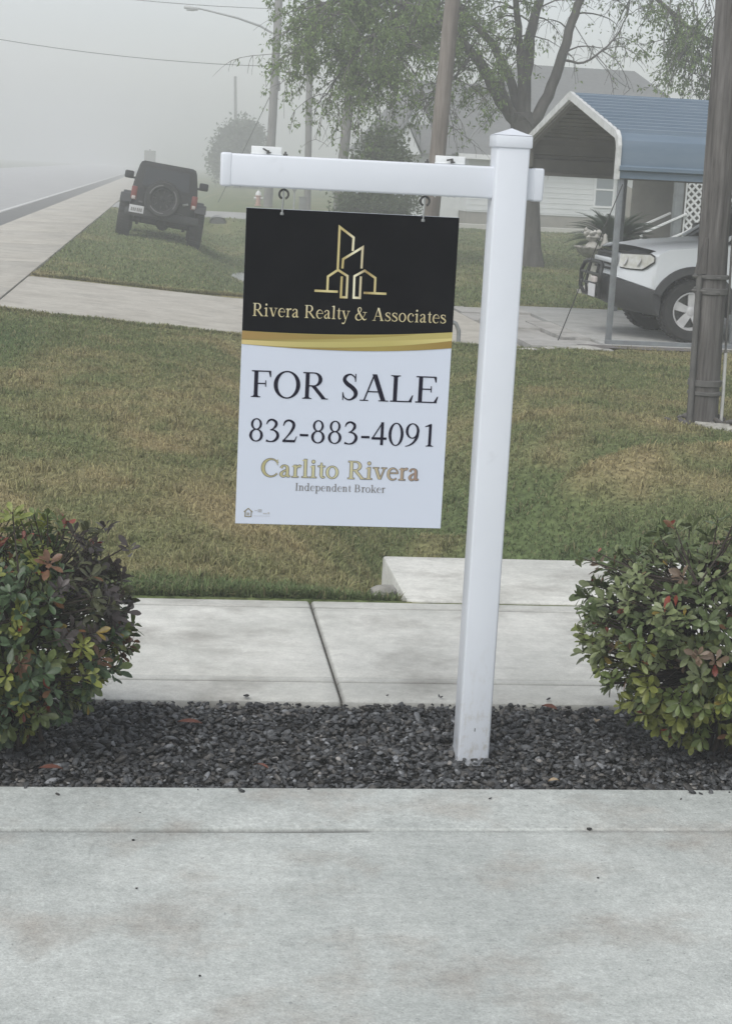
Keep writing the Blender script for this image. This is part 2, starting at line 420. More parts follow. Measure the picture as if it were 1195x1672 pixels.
def ground_z(X, Y, fine=True):
    X = np.asarray(X, float); Y = np.asarray(Y, float)
    z = left_rise(X, Y)
    m = (.35*sstep(6.9, 7.2, Y)+.65*sstep(7.0, 8.6, Y))*(1-sstep(17.0, 17.9, Y)) + sstep(23.3, 24.6, Y)*(1-sstep(55.5, 57, Y)) + sstep(65, 66.5, Y)*(1-sstep(130, 180, Y))
    D = np.where(Y < 20, .62, .5); W = np.where(Y < 20, .78, .9)
    z = z-m*D*np.exp(-((X-1.7)/W)**2)
    z = z+sstep(9, 40, X)*sstep(30, 70, Y)*.12
    # drainage rut running down from the pole to the ditch
    d, t = seg_dist(X, Y, (4.6, 12.0), (2.2, 10.6))
    z = z-.20*np.exp(-(d/.28)**2)*(.4+.6*t)+.17*np.exp(-((d-.58)/.36)**2)*(Y < 10.6+(X-2.2)*.583)*(.5+.5*t)
    z = z+(.03*(fbm(X*.9, Y*.9, 3)-.5)+.022*(fbm(X*3.1+5, Y*2.6+8, 2)-.5))*sstep(7.0, 8.0, Y)
    z = z-.13*np.exp(-((X-1.7)/.5)**2-((Y-36)/1.7)**2)
    return z

def inside(X, Y, r, mgn=0.0): return (X > r[0]-mgn) & (X < r[1]+mgn) & (Y > r[2]-mgn) & (Y < r[3]+mgn)
DRIVE = (-1.82, 5.0, 18.0, 23.25); SLAB = (4.96, 12.5, 18.42, 23.75); BLOCK = (1.06, 4.2, 6.90, 7.76)
WALKF = (-9, 10, 5.53, 6.92); FRONT = (-9, 10, -8, 4.70); GRAV = (-9, 10, 4.70, 5.53); ROADSIDE = (-200, -1.8, 7.2, 400)
DRIVE2 = (-1.82, 9, 57, 64.8)
def hard(X, Y, mgn=0.0):
    r = inside(X, Y, DRIVE, mgn)
    for q in (SLAB, BLOCK, WALKF, FRONT, GRAV, DRIVE2): r = r | inside(X, Y, q, mgn)
    return r | (X < -1.8+mgn)

def merge_axis(lo, hi, near, extra):
    s = set(np.round(extra, 4))
    for a, b, st in near: s.update(np.round(np.arange(a, b+1e-6, st), 4))
    s = np.array(sorted(x for x in s if lo <= x <= hi))
    keep = [s[0]]
    for x in s[1:]:
        if x-keep[-1] > .012: keep.append(x)
    return np.array(keep)
gx = merge_axis(-200, 200, [(-200, -20, 12), (-20, -6, 1.5), (-6, -2, .4), (-2, 5.4, .1), (5.4, 14, .4), (14, 40, 2), (40, 200, 10)], [-1.85, -1.78, 1.03, 1.09, 4.9, 5.02])
gy = merge_axis(-12, 400, [(-12, 6, 1), (6.6, 19, .1), (19, 26, .25), (26, 68, .5), (68, 120, 3), (120, 400, 14)], [4.62, 4.78, 5.45, 5.6, 6.86, 6.9, 6.94, 6.97, 17.95, 18.05, 23.2, 23.3])
GX, GY = np.meshgrid(gx, gy)
GZ = ground_z(GX, GY)
GZ = np.where(hard(GX, GY, -.03), np.minimum(GZ, left_rise(GX, GY))-.14, GZ)
nx, ny = len(gx), len(gy)
idx = np.arange(nx*ny).reshape(ny, nx)
GF = np.stack([idx[:-1, :-1], idx[:-1, 1:], idx[1:, 1:], idx[1:, :-1]], -1).reshape(-1, 4)

def lawn_color(X, Y):
    """turf colour: olive green with straw patches, plus painted shading of ditch and rut"""
    n = fbm(X*.55+3, Y*.45+9, 4); n2 = fbm(X*2.1+40, Y*1.6+7, 3)
    n4 = fbm(X*5.5+11, Y*4.2+3, 2)
    straw = np.clip((n-.50)*3.2+.34, 0, 1)*.75 + (n2-.5)*1.1 + (n4-.5)*.7
    def blob(cx, cy, rx, ry): return np.exp(-((X-cx)/rx)**2-((Y-cy)/ry)**2)
    straw = straw+.55*blob(.55, 8.6, .55, 1.3)+.55*blob(-.75, 8.3, .3, .9)+.35*blob(3.0, 9.8, .5, .5)+.3*blob(2.9, 11.5, .5, .7)+.35*blob(3.3, 8.4, .35, .5)+.35*blob(1.0, 13, .5, 4)
    green = 1.0*blob(-1.5, 15.3, .42, 1.7)+.9*np.exp(-((Y-7.05)/.22)**2)*(X < 1.05)+.5*blob(2.35, 8.6, .5, .7)+.7*blob(2.15, 10.0, .42, 3.2)+.35*blob(2.6, 8.7, .4, .5)+.3*(Y > 24)  # the long ditch blob paints shade onto its right bank
    d, t = seg_dist(X, Y, (4.6, 12.0), (2.2, 10.6)); below = (Y < 10.6+(X-2.2)*.583)
    green = green+.6*np.exp(-(d/.28)**2)  # shade of the rut painted into the turf as darker green
    straw = straw+.72*np.exp(-((d-.60)/.30)**2)*below*(X < 4.4)+.25*np.exp(-((d-.8)/.3)**2)*(~below)  # lighter ridge crest beside the rut, painted in as straw tone
    straw = np.clip(straw-green, 0, 1)
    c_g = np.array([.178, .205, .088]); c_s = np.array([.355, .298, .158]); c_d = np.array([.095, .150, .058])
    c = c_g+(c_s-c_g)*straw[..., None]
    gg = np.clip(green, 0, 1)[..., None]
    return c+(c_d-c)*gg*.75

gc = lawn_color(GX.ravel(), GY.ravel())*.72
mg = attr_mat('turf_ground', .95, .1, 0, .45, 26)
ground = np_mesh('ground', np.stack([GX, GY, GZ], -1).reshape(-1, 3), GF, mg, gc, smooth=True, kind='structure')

# ------------------------------------------------------------------ hardscape
def slab_profile(name, xs, prof, mat, zfun=None, dirt=None, thick=.16, parent=None, gap=0, **kw):
    """prof = list of (y, z, dirt); swept along xs"""
    V = []; D = []
    for x in xs:
        for (y, z, d) in prof:
            zz = z(x) if callable(z) else z
            V.append((x, y, zz+(zfun(x, y) if zfun else 0))); D.append(d(x) if callable(d) else d)
    n = len(prof); F = []
    for i in range(len(xs)-1):
        for j in range(n-1): F.append([i*n+j, (i+1)*n+j, (i+1)*n+j+1, i*n+j+1])
    o = np_mesh(name, V, F, mat, smooth=True, parent=parent, **kw)
    me = o.data; at = me.attributes.new('dirt', 'FLOAT', 'POINT'); at.data.foreach_set('value', np.array(D, np.float32))
    me.set_sharp_from_angle(angle=R(30))
    return o

def wob(x, s, a, k=0): return a*(float(vnoise(np.array(x*s+k), np.array(k*1.7+.3)))-.5)*2
# near drive (foreground concrete) with the tooled edge strip
xs = np.concatenate([np.arange(-9, -1.6, .4), np.arange(-1.5, 3.5, .025), np.arange(3.6, 10, .4)])
gd = lambda x: .30 if x > .62 else (.95 if x > -.05 else .62)
fade = lambda x: -.007*(1.0-.75*float(sstep(.35, .8, np.array(x))))
prof = [(-8, 0, 0), (2, 0, 0), (4.30, 0, 0), (4.36, -.001, .04), (4.372, fade, lambda x: gd(x)*.8+wob(x, 9, .25)), (4.382, fade, lambda x: gd(x)*.6+wob(x, 7, .2)),
        (4.388, .003, .0), (4.45, .005, 0), (4.67, .006, 0), (4.690, .003, .05), (4.701, -.010, .25), (4.703, -.05, .6), (4.703, -.2, .8)]
slab_profile('front_driveway', xs, prof, MT['conc_front'], zfun=lambda x, y: (wob(x, 6, .002, 3) if y > 4.69 else (wob(x, 3, .0012, 5) if y > 4.2 else 0)), kind='structure')

def walk(name, x0, x1):
    st = .05
    xs = np.concatenate([[x0, x0+.004, x0+.012], np.arange(x0+.05, x1-.04, st), [x1-.012, x1-.004, x1]])
    def ez(x):
        e = min(x-x0, x1-x); return -.012 if e < .002 else (-.004 if e < .006 else 0)
    P = [(5.535, -.2, .8), (5.535, -.03, .45), (5.543, -.008, .15), (5.56, 0, .05), (5.742, 0, .10), (5.752, -.010, 1.0), (5.762, 0, .15), (5.80, 0, .03), (5.806, -.0025, .25), (5.812, 0, .02),
         (6.0, 0, 0), (6.70, 0, 0), (6.772, 0, .10), (6.783, -.010, 1.0), (6.794, -.001, .25), (6.80, 0, .15), (6.885, 0, .12), (6.91, -.008, .35), (6.915, -.03, .8), (6.915, -.2, .9)]
    P = [(y, (lambda x, z=z: z+ez(x)), (lambda x, d=d: min(1, d*(1+wob(x, 4, .5, d*9))+(.35 if min(x-x0, x1-x) < .01 else 0)))) for (y, z, d) in P]
    return slab_profile(name, xs, P, MT['conc_walk'], kind='structure')
for i, x0 in enumerate([-8.47+1.52*k for k in range(12)]):
    walk('sidewalk', x0+.0035, x0+1.52-.0035)
m = MB()
for x0 in [-8.47+1.52*k for k in range(1, 12)]: m.span((x0-.006, 5.55, -.08), (x0+.006, 6.90, -.016))
m.build('joint_sand', noise_mat('joint_grit', (.16, .15, .13), (.07, .068, .06), 60, 4, .95), None, kind='structure')

# culvert block flush with the walk
bt = MB()
bt.span((1.07, 6.919, -.6), (4.2, 7.755, .004), .012)
blk = bt.build('culvert_box', MT['conc_walk'], None, 30)
tag(blk, 'concrete culvert box lid level with the sidewalk behind the white sign post', 'culvert box')
pe = MB(); pe.tube([(1.0, 7.32, -.13), (1.10, 7.32, -.13)], .075, 14, cap=False); pe.tube([(1.0, 7.32, -.13), (1.10, 7.32, -.13)], .065, 14, cap=False)
pe.build('pipe_mouth', MT['darksteel'], blk, 40)
def rock(name, c, r, label, mat=None, seed=1):
    bm = bmesh.new(); bmesh.ops.create_icosphere(bm, subdivisions=2, radius=1)
    rd = random.Random(seed); ax = [Vector((rd.gauss(0, 1), rd.gauss(0, 1), rd.gauss(0, 1))).normalized() for _ in range(9)]; dd = [rd.uniform(.55, .85) for _ in ax]
    for v in bm.verts:
        for a, d in zip(ax, dd):
            t = v.co.dot(a)
            if t > d: v.co -= a*(t-d)
        v.co = Vector((v.co.x*r[0], v.co.y*r[1], v.co.z*r[2]))+Vector(c)
    me = bpy.data.meshes.new(name); bm.to_mesh(me); bm.free(); me.materials.append(mat or MT['stone'])
    o = bpy.data.objects.new(name, me); COL.objects.link(o); return tag(o, label, 'rock' if name == 'rock' else 'concrete piece')
rock('rock', (.99, 7.08, -.02), (.075, .06, .06), 'pale grey rock lying at the end of the culvert box', MT['stone'], 3)

# neighbour driveway across the ditch, following the slope
def drive_strip(name, r, mat, xs, zf, **kw):
    ys = np.linspace(r[2], r[3], 14); V = []; D = []
    rows = [(r[2], -.25, .6), (r[2], -.02, .3)]+[(y, 0, 0) for y in ys[1:-1]]+[(r[3], -.02, .3), (r[3], -.25, .6)]
    return slab_profile(name, xs, rows, mat, zfun=zf, kind='structure')
dz = lambda x, y: float(left_rise(np.array(x), np.array(20.0)))+.012
drive_strip('driveway', (-1.80, 3.9, 18.0, 23.25), MT['conc_drive'], np.arange(-1.80, 3.91, .15), dz)
drive_strip('driveway_beyond', (-1.8, 9, 57, 64.8), MT['conc_slab'], np.arange(-1.8, 9.1, .6), lambda x, y: float(left_rise(np.array(x), np.array(60.0)))+.015)
sl_ = MB(); sl_.span((4.97, 18.42, -.3), (12.5, 23.75, .012), .008)
sl_.build('carport_slab', MT['conc_slab'], None, 30, kind='structure')
cp = concrete_mat('cracked_paving', (.36, .35, .33), (.44, .43, .41), (.26, .25, .23), .3, .3)
# old broken paving between driveway and slab: irregular flags with dark joints
rp_ = random.Random(5); pv = MB(); px0 = 3.92
ysp = [17.95, 19.0, 20.1, 21.2, 22.3, 23.4]
for a in range(len(ysp)-1):
    x = px0+rp_.uniform(0, .1)
    while x < 4.88:
        wd = rp_.uniform(.35, .6); x1 = min(x+wd, 4.94)
        if x1-x > .12:
            j = lambda: rp_.uniform(-.06, .06)
            z = .012+rp_.uniform(-.012, .02); y0, y1 = ysp[a]+.02, ysp[a+1]-.02
            poly = [(x+j()*.3, y0+j()), ((x+x1)/2, y0+j()), (x1-.02, y0+j()), (x1-.02+j()*.2, y1+j()*.3), (x+.01, y1+j()*.3)]
            pv.prism(poly, 2, -.12, z)
        x = x1+.015
pv.build('broken_paving', cp, None, kind='structure')
for k, (c, r, lb) in enumerate([((3.93, 17.82, -.01), (.19, .10, .035), 'long pale slab of broken concrete on the lawn edge right of the sign post'),
                              ((4.18, 17.93, .0), (.13, .08, .03), 'small pale lump of broken concrete beside the longer broken slab'),
                              ((4.62, 18.0, .015), (.22, .14, .03), 'flat grey broken slab piece beside the carport leg')]):
    rock('concrete_chunk', c, r, lb, MT['palestone'], 20+k)
eg = MB(); eg.sheet([[(x, 18.14+wob(x, 2, .05, 2), .010+float(ground_z(x, 18.14))*.0), (x, 18.42, .016)] for x in np.arange(4.6, 12.5, .2)])
eg.build('gravel_edge', MT['gravelpink'], None, kind='structure', fix=False)

# roadside sidewalk, shoulder, road
def long_strip(name, x0, x1, z, mat, joints=False):
    m = MB()
    if joints:
        y = 5.0
        while y < 170:
            m.span((x0, y+.008, z-.2), (x1, y+5.2-.008, z), .012); y += 5.2
    else: m.span((x0, -10, z-.3), (x1, 395, z))
    return m.build(name, mat, None, 30, kind='structure')
long_strip('roadside_sidewalk', -3.62, -1.815, .214, MT['conc_drive'], True)
long_strip('road_shoulder', -4.58, -3.63, .13, MT['asphalt'])
long_strip('road', -17, -4.585, .135, MT['roadconc'])
lm = MB(); lm.sheet([[(-4.78, y, .140), (-4.65, y, .140)] for y in np.arange(0, 300, 10)])
lm.build('road_marking', MT['linepaint'], None, kind='structure', fix=False)
# ditch seepage
sw = MB(); sw.span((1.15, 32.5, -.8), (2.25, 39.5, -.545)); sw.build('water', base_mat('ditch_water', (.05, .05, .04), .05), None, kind='structure')
# culvert pipe under far driveway
cpp = MB(); cpp.tube([(1.7, 56.4, -.25), (1.7, 57.3, -.25)], .33, 18, cap=False); cpp.tube([(1.7, 56.4, -.25), (1.7, 57.3, -.25)], .28, 18, cap=True)
tag(cpp.build('culvert_pipe', MT['darksteel'], None, 40), 'dark round culvert pipe mouth under the far driveway beside the black off-road vehicle', 'culvert pipe')

# ------------------------------------------------------------------ sign lettering (serif outlines drawn here)
T, t_ = .145, .048
class Glyphs:
    def __init__(s, e=0.0): s.q = []; s.e = e
    def rect(s, x0, y0, x1, y1): e = s.e; s.q.append([(x0-e, y0-e), (x1+e, y0-e), (x1+e, y1+e), (x0-e, y1+e)])
    def poly(s, p): s.q.append(p)
    def par(s, x0, y0, x1, y1, w):
        h = w/2+s.e*1.2; s.q.append([(x0-h, y0), (x0+h, y0), (x1+h, y1), (x1-h, y1)])
    def stem(s, x, y0=0, y1=1, w=T, bot=True, top=True, fl=False):
        s.rect(x-w/2, y0, x+w/2, y1); sw_ = w/2+.105
        if bot:
            s.rect(x-sw_, y0, x+sw_, y0+.035); s.poly([(x-w/2-.05, y0+.03), (x+w/2+.05, y0+.03), (x+w/2, y0+.08), (x-w/2, y0+.08)])
        if top:
            s.rect(x-sw_, y1-.035, x+sw_, y1); s.poly([(x-w/2, y1-.08), (x+w/2, y1-.08), (x+w/2+.05, y1-.03), (x-w/2-.05, y1-.03)])
        if fl: s.poly([(x-w/2-.12, y1-.085), (x-w/2+.01, y1-.10), (x-w/2+.01, y1), (x-w/2-.12, y1-.05)])
    def arc(s, cx, cy, rx, ry, a0=0, a1=360, Tx=T, Ty=t_, dx=0, n=40):
        n = max(8, int(n*(a1-a0)/360)); e = s.e; pr = None
        for i in range(n+1):
            a = R(a0+(a1-a0)*i/n); c, d = math.cos(a), math.sin(a)
            o = (cx+(rx+e)*c, cy+(ry+e)*d); q = (cx+dx+(rx-Tx-e)*c, cy+(ry-Ty-e)*d)
            if pr: s.q.append([pr[0], o, q, pr[1]])
            pr = (o, q)
    def strip(s, P, sub=6):
        n = len(P); pts = []
        for i in range(n-1):
            p0, p1, p2, p3 = P[max(i-1, 0)], P[i], P[i+1], P[min(i+2, n-1)]
            for k in range(sub):
                u = k/sub
                pts.append([.5*((2*b)+(-a+c)*u+(2*a-5*b+4*c-d)*u*u+(-a+3*b-3*c+d)*u**3) for a, b, c, d in zip(p0, p1, p2, p3)])
        pts.append(list(P[-1])); pr = None
        for i, (x, y, w) in enumerate(pts):
            a = pts[max(i-1, 0)]; b = pts[min(i+1, len(pts)-1)]; dx, dy = b[0]-a[0], b[1]-a[1]; L = math.hypot(dx, dy) or 1
            h = w/2+s.e; nx_, ny_ = -dy/L*h, dx/L*h; c = ((x+nx_, y+ny_), (x-nx_, y-ny_))
            if pr: s.q.append([pr[0], c[0], c[1], pr[1]])
            pr = c
    def dot(s, cx, cy, r): s.q.append([(cx+(r+s.e)*math.cos(a*math.pi/8), cy+(r+s.e)*math.sin(a*math.pi/8)) for a in range(16)])

S_SP = [(.52, .76, .04), (.47, .89, .045), (.32, .975, .05), (.165, .90, .10), (.12, .76, .13), (.22, .62, .15), (.40, .49, .155), (.53, .34, .15), (.53, .17, .125), (.40, .045, .07), (.27, .025, .05), (.13, .11, .045), (.075, .27, .04)]
def glyph(c, e=0.0):
    g = Glyphs(e); X = .68
    if c == 'F':
        g.stem(.22, top=False); g.rect(.05, .955, .77, 1); g.poly([(.735, .77), (.775, .77), (.775, .97), (.68, .97)]); g.rect(.22, .495, .6, .54); g.rect(.565, .4, .6, .64); a = .84
    elif c == 'E':
        g.stem(.22, top=False, bot=False); g.rect(.05, .955, .79, 1); g.poly([(.755, .78), (.795, .78), (.795, .97), (.70, .97)]); g.rect(.22, .495, .63, .54); g.rect(.595, .4, .63, .64)
        g.rect(.05, 0, .84, .045); g.poly([(.72, .03), (.83, .03), (.885, .25), (.85, .25)]); a = .92
    elif c == 'L':
        g.stem(.22, bot=False); g.rect(.05, 0, .84, .045); g.poly([(.72, .03), (.83, .03), (.885, .27), (.85, .27)]); a = .92
    elif c == 'O': g.arc(.545, .5, .50, .52, 0, 360, .155); a = 1.09
    elif c == 'C':
        g.arc(.54, .5, .49, .52, 33, 322, .105, t_, .05); g.poly([(.90, .66), (.935, .66), (.935, 1.0), (.915, 1.0), (.86, .86)]); a = 1.0
    elif c == 'R':
        g.stem(.22, top=False); g.rect(.05, .955, .48, 1); g.arc(.47, .735, .31, .265, -90, 90); g.rect(.22, .47, .48, .515); g.par(.45, .49, .86, .02, .17); g.rect(.76, 0, 1.02, .035); a = 1.0
    elif c == 'B':
        g.stem(.22, top=False, bot=False); g.rect(.05, .955, .48, 1); g.rect(.05, 0, .48, .045); g.rect(.22, .5, .5, .545)
        g.arc(.46, .75, .29, .25, -90, 90); g.arc(.48, .27, .36, .27, -90, 90); a = .98
    elif c == 'A':
        g.par(.175, .02, .515, 1.0, .055); g.par(.525, 1.01, .875, .02, .17); g.rect(.29, .33, .72, .375); g.rect(.02, 0, .33, .035); g.rect(.70, 0, 1.06, .035); a = 1.08
    elif c == 'S':
        g.strip(S_SP); g.poly([(.50, .70), (.535, .70), (.535, 1.0), (.50, 1.0)]); g.poly([(.065, .0), (.10, .0), (.09, .3), (.06, .3)]); a = .68
    elif c == 'I': g.stem(.25); a = .5
    elif c == '&':
        g.rect(.72, .60, 1.08, .635)
        g.strip([(.94, .61, .045), (.86, .36, .045), (.66, .12, .05), (.44, .0, .055), (.24, .015, .09), (.115, .16, .13), (.14, .34, .12), (.3, .49, .06), (.47, .62, .05), (.57, .80, .06), (.5, .95, .06), (.38, .97, .055), (.29, .86, .10), (.33, .68, .135), (.48, .45, .145), (.7, .17, .145), (.9, .03, .09), (1.08, .12, .04)]); a = 1.15
    elif c == 'i': g.stem(.21, 0, X, .135, top=False, fl=True); g.dot(.2, .91, .085); a = .42
    elif c == 'l': g.stem(.21, 0, 1.03, .135, top=False, fl=True); a = .42
    elif c == 'r': g.stem(.19, 0, X, .135, top=False, fl=True); g.strip([(.24, .5, .05), (.33, .62, .07), (.43, .64, .12), (.49, .60, .10)]); a = .51
    elif c == 'n': g.stem(.19, 0, X, .13, top=False, fl=True); g.strip([(.24, .52, .05), (.35, .63, .07), (.47, .62, .10), (.545, .5, .13), (.55, .3, .13), (.55, .02, .13)]); g.rect(.42, 0, .68, .035); a = .755
    elif c in 'vy':
        g.par(.15, .66, .39, .02, .145); g.rect(.0, .645, .31, .68); g.rect(.48, .645, .76, .68)
        if c == 'v': g.par(.645, .66, .41, .0, .05)
        else: g.par(.645, .66, .37, -.1, .05); g.strip([(.385, -.06, .05), (.30, -.26, .07), (.2, -.32, .10), (.08, -.28, .10)])
        a = .75
    elif c == 'e': g.arc(.35, .335, .31, .355, 4, 318, .09, t_, .04); g.rect(.1, .37, .63, .41); a = .68
    elif c == 'o': g.arc(.375, .335, .335, .355, 0, 360, .13); a = .755
    elif c == 'c': g.arc(.36, .335, .32, .355, 42, 315, .09, t_, .04); g.dot(.545, .52, .07); a = .66
    elif c == 'a':
        g.strip([(.10, .50, .11), (.17, .62, .06), (.3, .655, .05), (.42, .58, .11), (.445, .44, .135), (.445, .12, .135), (.5, .045, .09), (.62, .07, .04)])
        g.strip([(.43, .41, .045), (.24, .33, .06), (.11, .17, .13), (.17, .05, .10), (.29, .035, .06), (.43, .14, .045)]); a = .67
    elif c == 't': g.strip([(.21, .88, .03), (.21, .68, .11), (.215, .5, .13), (.215, .18, .13), (.26, .05, .09), (.34, .03, .06), (.42, .09, .04)]); g.rect(.03, .64, .4, .68); a = .42
    elif c == 's':
        g.strip([(x*.93, y*X, w*.82 if w > .06 else w) for x, y, w in S_SP]); g.rect(.455, .46, .485, .68); g.rect(.065, .0, .095, .2); a = .588
    elif c == 'd': g.arc(.33, .335, .29, .355, 0, 360, .12); g.stem(.55, 0, 1.03, .13, bot=False, top=False, fl=True); g.rect(.55, 0, .72, .06); a = .755
    elif c == 'p': g.stem(.19, -.33, X, .13, top=False, fl=True); g.arc(.42, .335, .29, .355, 0, 360, .12); a = .755
    elif c == 'k': g.stem(.19, 0, 1.03, .13, top=False, fl=True); g.par(.26, .26, .6, .66, .06); g.par(.36, .37, .64, .02, .15); g.rect(.46, .645, .74, .68); g.rect(.5, 0, .8, .035); a = .755
    elif c == '0': g.arc(.375, .5, .34, .52, 0, 360, .13); a = .755
    elif c == '1': g.stem(.41, 0, 1.0, .13, top=False); g.poly([(.17, .87), (.37, .90), (.475, 1.02), (.43, 1.02), (.17, .90)]); a = .755
    elif c == '2':
        g.strip([(.07, .72, .035), (.14, .90, .08), (.31, .97, .085), (.49, .88, .12), (.53, .72, .13), (.43, .49, .10), (.25, .25, .06), (.07, .05, .05)]); g.rect(.05, 0, .6, .105); g.poly([(.50, .08), (.6, .0), (.695, .27), (.66, .27), (.58, .10)]); a = .755
    elif c == '3':
        g.strip([(.07, .77, .035), (.15, .92, .08), (.31, .98, .08), (.48, .88, .12), (.49, .73, .12), (.37, .58, .06), (.24, .52, .045)]); g.strip([(.24, .53, .045), (.43, .50, .07), (.57, .37, .12), (.57, .20, .13), (.44, .05, .09), (.26, .005, .05), (.07, .05, .10)]); a = .755
    elif c == '4': g.rect(.43, 0, .56, 1.02); g.rect(.03, .24, .71, .345); g.par(.075, .30, .50, 1.01, .065); a = .755
    elif c == '8': g.arc(.375, .765, .245, .255, 0, 360, .10); g.arc(.375, .27, .305, .285, 0, 360, .12); a = .755
    elif c == '9': g.arc(.365, .675, .31, .345, 0, 360, .12); g.strip([(.62, .66, .10), (.57, .38, .12), (.42, .15, .09), (.22, .02, .05), (.06, -.02, .03)]); a = .755
    elif c == '-': g.rect(.06, .285, .44, .385); a = .5
    else: a = .38
    return g.q, a
def text_mesh(name, s, x0, x1, base, h, mat, parent, y=-.0035, e=0.0, track=0.0):
    items = []; cur = 0
    for ch in s:
        q, a = glyph(ch, e); items.append((cur, q)); cur += a+track
    allx = [p[0]+o for o, q in items for poly in q for p in poly]
    lo, hi = min(allx), max(allx); sx = (x1-x0)/(hi-lo); m = MB(); k = 0
    for o, q in items:
        for poly in q:
            k += 1; yy = y-(k % 40)*6e-6
            vs = [(x0+(px+o-lo)*sx, yy, base+py*h) for px, py in poly]
            ar = sum(vs[i][0]*vs[(i+1) % len(vs)][2]-vs[(i+1) % len(vs)][0]*vs[i][2] for i in range(len(vs)))
            if ar < 0: vs = vs[::-1]
            m.add(vs, [list(range(len(vs)))])
    return m.build(name, mat, parent, fix=False)

# ------------------------------------------------------------------ the hanging sign board
BX, BY, BZ, BW, BH = .2342, 5.045, 1.6836, .6387, .957
sb = thing('sign_board', 'black and white hanging real estate board reading FOR SALE with phone number', 'sign', (BX, BY, BZ))
m = MB(); m.box((BW/2, 0, -BH/2), (BW, .0045, BH), .0008, seg=1); m.build('panel', MT['panel'], sb)
def flat_poly(name, pts, mat, y, parent=sb):
    mm = MB(); mm.add([(u, y, v) for u, v in pts], [list(range(len(pts)))])
    o = mm.build(name, mat, parent, fix=False); me = o.data
    if me.polygons[0].normal.y > 0: me.flip_normals()
    return o
def curve_y(P, u):  # smooth interpolation of a measured edge
    xs_, ys_ = zip(*P); c = np.polyfit(xs_, ys_, 3); return float(np.polyval(c, u))
blackbot = [(0, -.3640), (.164, -.3666), (.376, -.3623), (BW, -.3446)]
lighttop = [(0, -.3893), (.165, -.3895), (.377, -.3805), (BW, -.3610)]
goldbot = [(0, -.4044), (.166, -.4118), (.379, -.4120), (BW, -.3933)]
us = np.linspace(0, BW, 25)
eg_ = .0006
flat_poly('header', [(0, -eg_), (BW, -eg_)]+[(u, curve_y(blackbot, u)-.004) for u in us[::-1]], MT['black'], -.0027)
flat_poly('gold_band', [(u, curve_y(blackbot, u)) for u in us]+[(u, curve_y(goldbot, u)) for u in us[::-1]], MT['gold_band'], -.0031)
lt = lambda u: curve_y(lighttop, u)
flat_poly('gold_swoosh', [(u, curve_y(blackbot, u)-.0015) for u in us[:21]]+[(u, curve_y(blackbot, u)-.0015-.0225*max(0, 1-u/us[20])**.8) for u in us[20::-1]], MT['gold_dark'], -.0033)
flat_poly('gold_swoosh', [(u, lt(u)-.002) for u in us]+[(u, max(curve_y(goldbot, u), lt(u)-.015-.004*math.sin(u*5))) for u in us[::-1]], MT['gold_light'], -.0035)
flat_poly('gold_swoosh', [(u, curve_y(goldbot, u)+.0006+.022*((u-us[5])/(BW-us[5]))**.9) for u in us[5:]]+[(u, curve_y(goldbot, u)+.0004) for u in us[:4:-1]], MT['gold_dark'], -.0038)
# logo of gold outlines
def polyline(m, pts, wd, y, closed=False):
    n = len(pts)
    P = [Vector((a, b)) for a, b in pts]; L = []
    for i in range(n):
        d0 = (P[i]-P[i-1]).normalized() if i > 0 else None
        d1 = (P[i+1]-P[i]).normalized() if i < n-1 else None
        d0 = d0 or d1; d1 = d1 or d0
        n0 = Vector((-d0.y, d0.x)); n1 = Vector((-d1.y, d1.x)); b = (n0+n1); b = b.normalized() if b.length > 1e-6 else n0
        k = wd/2/max(.35, b.dot(n0)); L.append((P[i]+b*k, P[i]-b*k))
    for i in range(n-1):
        q = [L[i][0], L[i][1], L[i+1][1], L[i+1][0]]; m.add([(p.x, y, p.y) for p in q], [[0, 1, 2, 3]])
lg = MB(); WL = .0068
for k, pl in enumerate([[(.2794, -.1697), (.2794, -.0440), (.3226, -.0735), (.3218, -.1132)],
          [(.2931, -.1667), (.2944, -.1385), (.3514, -.1010), (.3509, -.1641)],
          [(.2508, -.2340), (.2510, -.1923), (.2801, -.1714), (.3097, -.1885), (.3097, -.2522), (.2926, -.2522), (.2926, -.1905)],
          [(.3502, -.1880), (.3502, -.2522), (.3312, -.2522), (.3306, -.1880), (.3608, -.1700), (.3941, -.1908), (.3941, -.2340)],
          [(.2123, -.2363), (.2828, -.2363)], [(.3608, -.2365), (.4300, -.2365)]]):
    polyline(lg, pl, WL, -.0036-k*1e-5)
lo_ = lg.build('emblem', MT['gold_logo'], sb, fix=False)
for p in lo_.data.polygons:
    if p.normal.y > 0: p.flip()
text_mesh('firm_lettering', 'Rivera Realty & Associates', .0300, .6166, -.3187, .0385, MT['gold_text'], sb, track=.03)
text_mesh('word_lettering', 'FOR', .0335, .2677, -.5638, .0815, MT['ink'], sb)
text_mesh('word_lettering', 'SALE', .3106, .6064, -.5638, .0815, MT['ink'], sb)
text_mesh('phone_lettering', '832-883-4091', .0330, .5995, -.6991, .0695, MT['ink'], sb)
for wd_n, a, b in (('Carlito', .0739, .3105), ('Rivera', .3400, .5600)):
    text_mesh('name_outline', wd_n, a-.0015, b+.0015, -.8070, .0545, MT['inkgrey'], sb, e=.035, track=.02, y=-.0031)
    text_mesh('name_lettering', wd_n, a+.0005, b-.0005, -.8070, .0545, MT['gold_name'], sb, track=.02, y=-.0036)
text_mesh('role_lettering', 'Independent Broker', .1800, .4585, -.8485, .0235, MT['inkgrey'], sb, track=.02)
